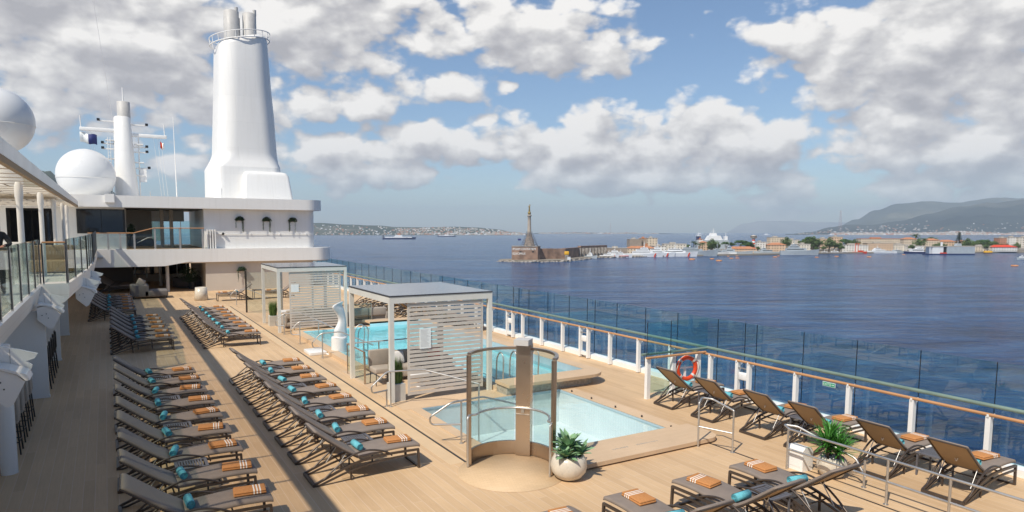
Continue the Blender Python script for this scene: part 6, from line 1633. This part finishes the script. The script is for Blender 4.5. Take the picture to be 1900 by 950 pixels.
# the car ferry on the right
t = sthing('car_ferry', 'square grey and white car ferry with open left deck', 'ferry', sea(1759, 985, 0), radians(2))
MB().prism([(-34, 0), (34, 0), (33, 1.6), (-34, 1.6)], -8, 8, 'y').build('hull', 'ferry_blue', t)
MB().box(-8, 33, -8.05, 8, 1.6, 11.5).build('side_wall', 'grey_ship', t)
MB().box(-34, 34, -8.3, 8.3, 11.5, 12.3).build('upper_deck', 'roof_flat', t)
MB().box(-29, -13, -7.6, 7.6, 1.6, 10.8).build('garage', 'white_far', t); MB().box(-12.5, -8.2, -7.0, 7, 1.6, 11).build('garage_opening', 'black', t)
for x in (-33, -31.5): MB().box(x-.3, x+.3, -7.8, -7.2, 1.6, 11.5).build('pillar', 'white_far', t)
MB().prism([(9, 12.3), (17, 12.3), (16, 16), (10.5, 16)], -3, 3, 'y').build('wheelhouse', 'grey_ship', t); MB().tube([(13, 0, 16), (13, 0, 20)], .25, 6).build('mast', 'white_far', t)
MB().box(-12, -10, -1, 1, 12.3, 18).build('funnel', 'white_far', t); MB().box(-18, -8, -8.1, -8.02, 1.7, 3.2).build('red_ramp', 'red', t)
# far ferries
def ferry(px, D, L, lb, m_='ferry_blue', two=False):
    t = sthing('ferry', lb, 'ferry', sea(px, D, 0), radians(0)); Bm = L*.16
    hullmesh(L, Bm, L*.045, .5).build('hull', m_, t)
    MB().box(-L*.42, L*.40, -Bm*.4, Bm*.4, L*.045, L*.075).build('car_deck', 'white_far', t)
    MB().prism([(-L*.14, L*.075), (L*.12, L*.075), (L*.09, L*.13), (-L*.10, L*.13)], -Bm*.38, Bm*.38, 'y').build('bridge', 'white_far', t)
    MB().box(-L*.02, L*.05, -Bm*.2, Bm*.2, L*.13, L*.17).build('funnel', 'roof_tile', t)
    MB().box(-L*.50, -L*.47, -Bm*.3, Bm*.3, L*.03, L*.13).build('bow_ramp', 'scaff', t); MB().tube([(L*.0, 0, L*.15), (0, 0, L*.20)], L*.006, 5).build('mast', 'scaff', t)
    for x in (-.3, .38): MB().tube([(x*L, 0, L*.07), (x*L, 0, L*.12)], L*.005, 5).build('deck_post', 'scaff', t)
ferry(741, 3150, 150, 'dark blue car ferry crossing left of the monument'); ferry(829, 4900, 128, 'smaller white topped ferry right of the other crossing ferry')
t = sthing('white_ferry', 'large white ferry upper works rising behind the harbour trees', 'ferry', sea(1316, 1250, 0))
MB().box(-26, 32, -8, 8, -1, 18).build('hull', 'grey_ship', t)
MB().prism([(-8, 18), (22, 18), (17, 26), (-3, 26)], -7, 7, 'y').build('superstructure', 'white_far', t); MB().prism([(-1, 26), (12, 26), (10, 31), (1, 31)], -5, 5, 'y').build('bridge', 'white_far', t)
MB().tube([(6, 0, 31), (6, 0, 39)], .45, 6).build('mast', 'white_far', t); MB().box(2, 10, -.3, .3, 34, 34.6).build('radar', 'white_far', t)
MB().box(-24, -18, -5, 5, 18, 25).build('blue_block', 'ferry_blue', t); MB().box(-25, -17, -5.5, 5.5, 25, 26.2).build('gantry', 'white_far', t); MB().tube([(-21, 0, 26), (-21, 0, 32)], .35, 6).build('aft_mast', 'white_far', t)
MB().box(26, 31, -5, 5, 18, 25).build('fore_house', 'white_far', t); MB().tube([(29, 0, 25), (29, 0, 32)], .35, 6).build('fore_mast', 'white_far', t)
for px, D, L, lb in ((1297, 9500, 95, 'tiny white ship on the horizon left of the palms'), (1308, 9800, 30, 'tiny white boat right of the tiny horizon ship'), (1421, 7800, 70, 'white ship on the horizon above the white annex'), (1540, 7900, 60, 'white ship below the low hill with the pylon')):
    t = sthing('distant_ship', lb, 'ship', sea(px, D, 0), 0); hullmesh(L, L*.2, L*.10, .3).build('hull', 'white_far', t); MB().prism([(-L*.3, L*.1), (L*.2, L*.1), (L*.12, L*.24), (-L*.2, L*.24)], -L*.07, L*.07, 'y').build('superstructure', 'white_far', t)
ship(1897, 800, 13, 2.2, radians(180), 'grey_ship', 'white_far', 'small grey boat cut by the right edge of the photo', name='motorboat', blocks=((-.1, .3, 2.0),), mast=.5)
# buoys
def make_buoy():
    t = proto('mooring_buoy', 'buoy'); MB().lathe([(0, -.3), (2.4, -.3), (2.6, .3), (2.4, 1.0), (1.0, 1.1), (0, 1.1)], 16).build('float', 'orange', t); MB().tube([(0, 0, 1), (0, 0, 1.9)], .2, 6).build('eye_post', 'scaff', t); return t
BUOY = Proto(make_buoy())
for px, y_, s, lb in ((1284, 481.5, 1.4, 'orange mooring buoy before the coast guard ships'), (1321, 480.5, 1.0, 'orange buoy before the long pale navy ship'), (1334, 484, 1.3, 'lowest orange buoy of the harbour cluster'), (1351, 475.5, .7, 'yellowish buoy nearest the corvette stern'), (1357, 479.5, .9, 'orange buoy below the corvette'), (1367, 475, .7, 'small yellow buoy right below the corvette'), (1368, 479, .9, 'lower right orange buoy of the cluster'),
                      (1438, 477, 1.0, 'brown buoy left below the warship bow'), (1444, 474.8, .7, 'small yellow buoy touching the warship'), (1515, 477.5, .9, 'buoy right of the warship bow'), (1552, 476, 1.0, 'pale buoy before the white launches'), (1612, 477, 1.1, 'pale buoy before the red tug'), (1676, 472.5, .8, 'dark buoy left of the car ferry'), (1883, 493.5, 1.2, 'white oval buoy near the right edge')):
    D = HS*F/(y_-431); BUOY.place(None, 0, lb, 'buoy', 'mooring buoys', mw=MS @ Matrix.Translation(sea(px, D, 0)) @ Matrix.Diagonal((s, s, s*.8, 1)))

# ================================================================== LIGHT, SKY, HAZE
sd = Vector((-.745, -.36, 1.0)).normalized()           # towards the sun, ship frame
SUN = bpy.data.lights.new('sun', 'SUN'); SUN.energy = 3.3; SUN.angle = radians(.53); SUN.color = (1.0, .93, .81)
so = bpy.data.objects.new('sun', SUN); COL.objects.link(so); so.rotation_euler = sd.to_track_quat('Z', 'Y').to_euler()
ss = MS.to_3x3().transposed() @ sd
elev = math.asin(ss.z); az = math.atan2(ss.x, ss.y)
W_ = bpy.data.worlds.new('World'); SC.world = W_; W_.use_nodes = True; nt = W_.node_tree; nt.nodes.clear()
out = nt.nodes.new('ShaderNodeOutputWorld'); bg = nt.nodes.new('ShaderNodeBackground'); nt.links.new(bg.outputs[0], out.inputs[0]); bg.inputs[1].default_value = 0.10
tc = nt.nodes.new('ShaderNodeTexCoord')
def dot(vec, v):
    n = nt.nodes.new('ShaderNodeVectorMath'); n.operation = 'DOT_PRODUCT'; nt.links.new(vec, n.inputs[0]); n.inputs[1].default_value = tuple(v); return n.outputs['Value']
X_, Y_, Z_ = (dot(tc.outputs['Generated'], v) for v in (sx, sy, sz))
cb = nt.nodes.new('ShaderNodeCombineXYZ'); [nt.links.new(a, cb.inputs[i]) for i, a in enumerate((X_, Y_, Z_))]
sky = nt.nodes.new('ShaderNodeTexSky'); sky.sky_type = 'NISHITA'; sky.sun_disc = False; sky.sun_elevation = elev; sky.sun_rotation = az; sky.altitude = 30
sky.air_density = 1.0; sky.dust_density = .5; sky.ozone_density = 2.5
nt.links.new(cb.outputs[0], sky.inputs[0])
U = math_(nt, 'ARCTAN2', X_, Y_)
hyp = math_(nt, 'SQRT', math_(nt, 'ADD', math_(nt, 'MULTIPLY', X_, X_), math_(nt, 'MULTIPLY', Y_, Y_)))
Vv = math_(nt, 'DIVIDE', Z_, math_(nt, 'MAXIMUM', hyp, .02))
def P(px, py): return (math.atan((px-950)/F), (431-py)/F*cos(math.atan((px-950)/F)))
# big cumulus masses: px, py, rx, ry, weight
BL = [(1025, 62, 180, 92, 1.15), (930, 40, 110, 60, .95), (1120, 80, 110, 60, 1.0), (1600, 115, 280, 115, 1.25), (1830, 150, 270, 160, 1.25), (1440, 120, 110, 70, .95), (1780, 10, 230, 90, 1.2), (1560, 60, 130, 60, 1.0),
      (220, 90, 330, 120, 1.25), (80, 10, 300, 120, 1.25), (560, 80, 300, 140, 1.25), (430, 180, 260, 110, 1.05), (760, 70, 140, 70, 1.0), (835, 168, 95, 42, 1.1), (690, 195, 95, 55, 1.05), (945, 170, 36, 15, .95), (640, 20, 260, 80, 1.2),
      (1270, 240, 190, 52, 1.1), (1090, 275, 260, 72, 1.15), (1400, 265, 300, 85, 1.15), (1700, 290, 330, 90, 1.2), (880, 275, 230, 60, 1.1), (640, 280, 190, 50, 1.05), (700, 320, 300, 34, .95), (1250, 330, 420, 36, .95), (1700, 345, 380, 30, .95), (340, 305, 70, 30, .9), (560, 250, 70, 30, .7), (1000, 330, 300, 38, .62), (1435, 345, 60, 20, .8), (1600, 345, 380, 32, .7), (80, 300, 70, 30, .55), (1300, 110, 50, 22, .45), (1260, 100, 40, 20, .2),
      (-400, 60, 500, 200, 1.1), (2500, 100, 500, 220, 1.1), (-900, 250, 300, 90, 1.0), (3000, 280, 400, 90, 1.0)]
def density(u, v, det):
    best = None
    for (px, py, rx, ry, w) in BL:
        pu, pv = P(px, py) if -1500 < px < 3400 else (0, 0)
        du = math_(nt, 'MULTIPLY', math_(nt, 'SUBTRACT', u, pu), F/rx); dv = math_(nt, 'MULTIPLY', math_(nt, 'SUBTRACT', v, pv), F/ry)
        r2 = math_(nt, 'MULTIPLY_ADD', du, du, math_(nt, 'MULTIPLY', dv, dv))
        b = math_(nt, 'MULTIPLY_ADD', math_(nt, 'SQRT', r2), -w*.62, w)
        best = b if best is None else math_(nt, 'SMOOTH_MAX', best, b, .18)
    best = math_(nt, 'MAXIMUM', best, -.25)
    c = nt.nodes.new('ShaderNodeCombineXYZ'); nt.links.new(u, c.inputs[0]); nt.links.new(math_(nt, 'MULTIPLY', v, 1.55), c.inputs[1]); c.inputs[2].default_value = 3.3
    n1 = noise(nt, c.outputs[0], 6.5, det, .54)
    n3 = noise(nt, c.outputs[0], 26, 5, .6)
    s = math_(nt, 'MULTIPLY_ADD', math_(nt, 'SUBTRACT', n1, .5), 1.7, best)
    wv = nt.nodes.new('ShaderNodeVectorMath'); wv.operation = 'ADD'; nt.links.new(c.outputs[0], wv.inputs[0])
    wn = nt.nodes.new('ShaderNodeTexNoise'); wn.inputs['Scale'].default_value = 18; wn.inputs['Detail'].default_value = 2; nt.links.new(c.outputs[0], wn.inputs['Vector'])
    ws = nt.nodes.new('ShaderNodeVectorMath'); ws.operation = 'SCALE'; nt.links.new(wn.outputs['Color'], ws.inputs[0]); ws.inputs['Scale'].default_value = .05; nt.links.new(ws.outputs[0], wv.inputs[1])
    for sc_, am in (((13, .75), (34, .38)) if det > 7 else ((13, .75),)):
        vo = nt.nodes.new('ShaderNodeTexVoronoi'); vo.feature = 'F1'; vo.inputs['Scale'].default_value = sc_
        nt.links.new(wv.outputs[0], vo.inputs['Vector']); s = math_(nt, 'MULTIPLY_ADD', math_(nt, 'SUBTRACT', .42, vo.outputs['Distance']), am, s)
    return math_(nt, 'MULTIPLY_ADD', math_(nt, 'SUBTRACT', n3, .5), .36, s)
D0 = density(U, Vv, 9)
D1 = density(math_(nt, 'ADD', U, -.012), math_(nt, 'ADD', Vv, .024), 6)
cov = nt.nodes.new('ShaderNodeMapRange'); cov.interpolation_type = 'SMOOTHSTEP'; nt.links.new(D0, cov.inputs[0]); cov.inputs[1].default_value = .36; cov.inputs[2].default_value = .64
lit = math_(nt, 'MULTIPLY_ADD', math_(nt, 'SUBTRACT', D0, D1), 1.15, .50)
thick = math_(nt, 'MULTIPLY', math_(nt, 'MAXIMUM', math_(nt, 'SUBTRACT', D0, .7), 0), -.26)
lit = math_(nt, 'ADD', lit, thick, clamp=True)
ccol = ramp(nt, lit, [(0.0, (3.15, 3.08, 3.22)), (.24, (3.9, 3.8, 3.88)), (.48, (5.0, 4.88, 4.8)), (.76, (6.8, 6.6, 6.35))])
hz = nt.nodes.new('ShaderNodeMapRange'); nt.links.new(Vv, hz.inputs[0]); hz.inputs[1].default_value = 0.0; hz.inputs[2].default_value = .10; hz.inputs[3].default_value = .45; hz.inputs[4].default_value = 1
covh = math_(nt, 'MULTIPLY', cov.outputs[0], hz.outputs[0])
skc = nt.nodes.new('ShaderNodeMix'); skc.data_type = 'RGBA'; nt.links.new(covh, skc.inputs[0]); nt.links.new(mixc(nt, 1.0, sky.outputs[0], (.72, .76, .80), 'MULTIPLY'), skc.inputs[6]); nt.links.new(ccol, skc.inputs[7])
nt.links.new(skc.outputs[2], bg.inputs[0])

# haze: one box round everything, sky outside
m, nt, out = newmat('sea_haze')
pv = nt.nodes.new('ShaderNodeVolumePrincipled'); pv.inputs['Color'].default_value = (.68, .83, 1.0, 1); pv.inputs['Density'].default_value = 5.6e-5; pv.inputs['Anisotropy'].default_value = 0.0
nt.links.new(pv.outputs[0], out.inputs['Volume'])
M['haze'] = m
mb = MB().box(-28500, 28500, -28500, 28500, -300, 1020); smesh(mb, 'haze', 'haze', 'thin blue air over the strait', 'haze', kind='stuff')

# ================================================================== RENDER SETTINGS
SC.view_settings.view_transform = 'Standard'; SC.view_settings.look = 'None'; SC.view_settings.exposure = 0.58; SC.view_settings.gamma = 1.0
SC.render.engine = 'CYCLES'
SC.cycles.max_bounces = 8; SC.cycles.transparent_max_bounces = 16; SC.cycles.volume_bounces = 0; SC.cycles.diffuse_bounces = 4; SC.cycles.glossy_bounces = 3
for o in list(COL.objects):                                        # nothing may keep a placeholder label
    if o.get('label') == 'x': bpy.data.objects.remove(o)
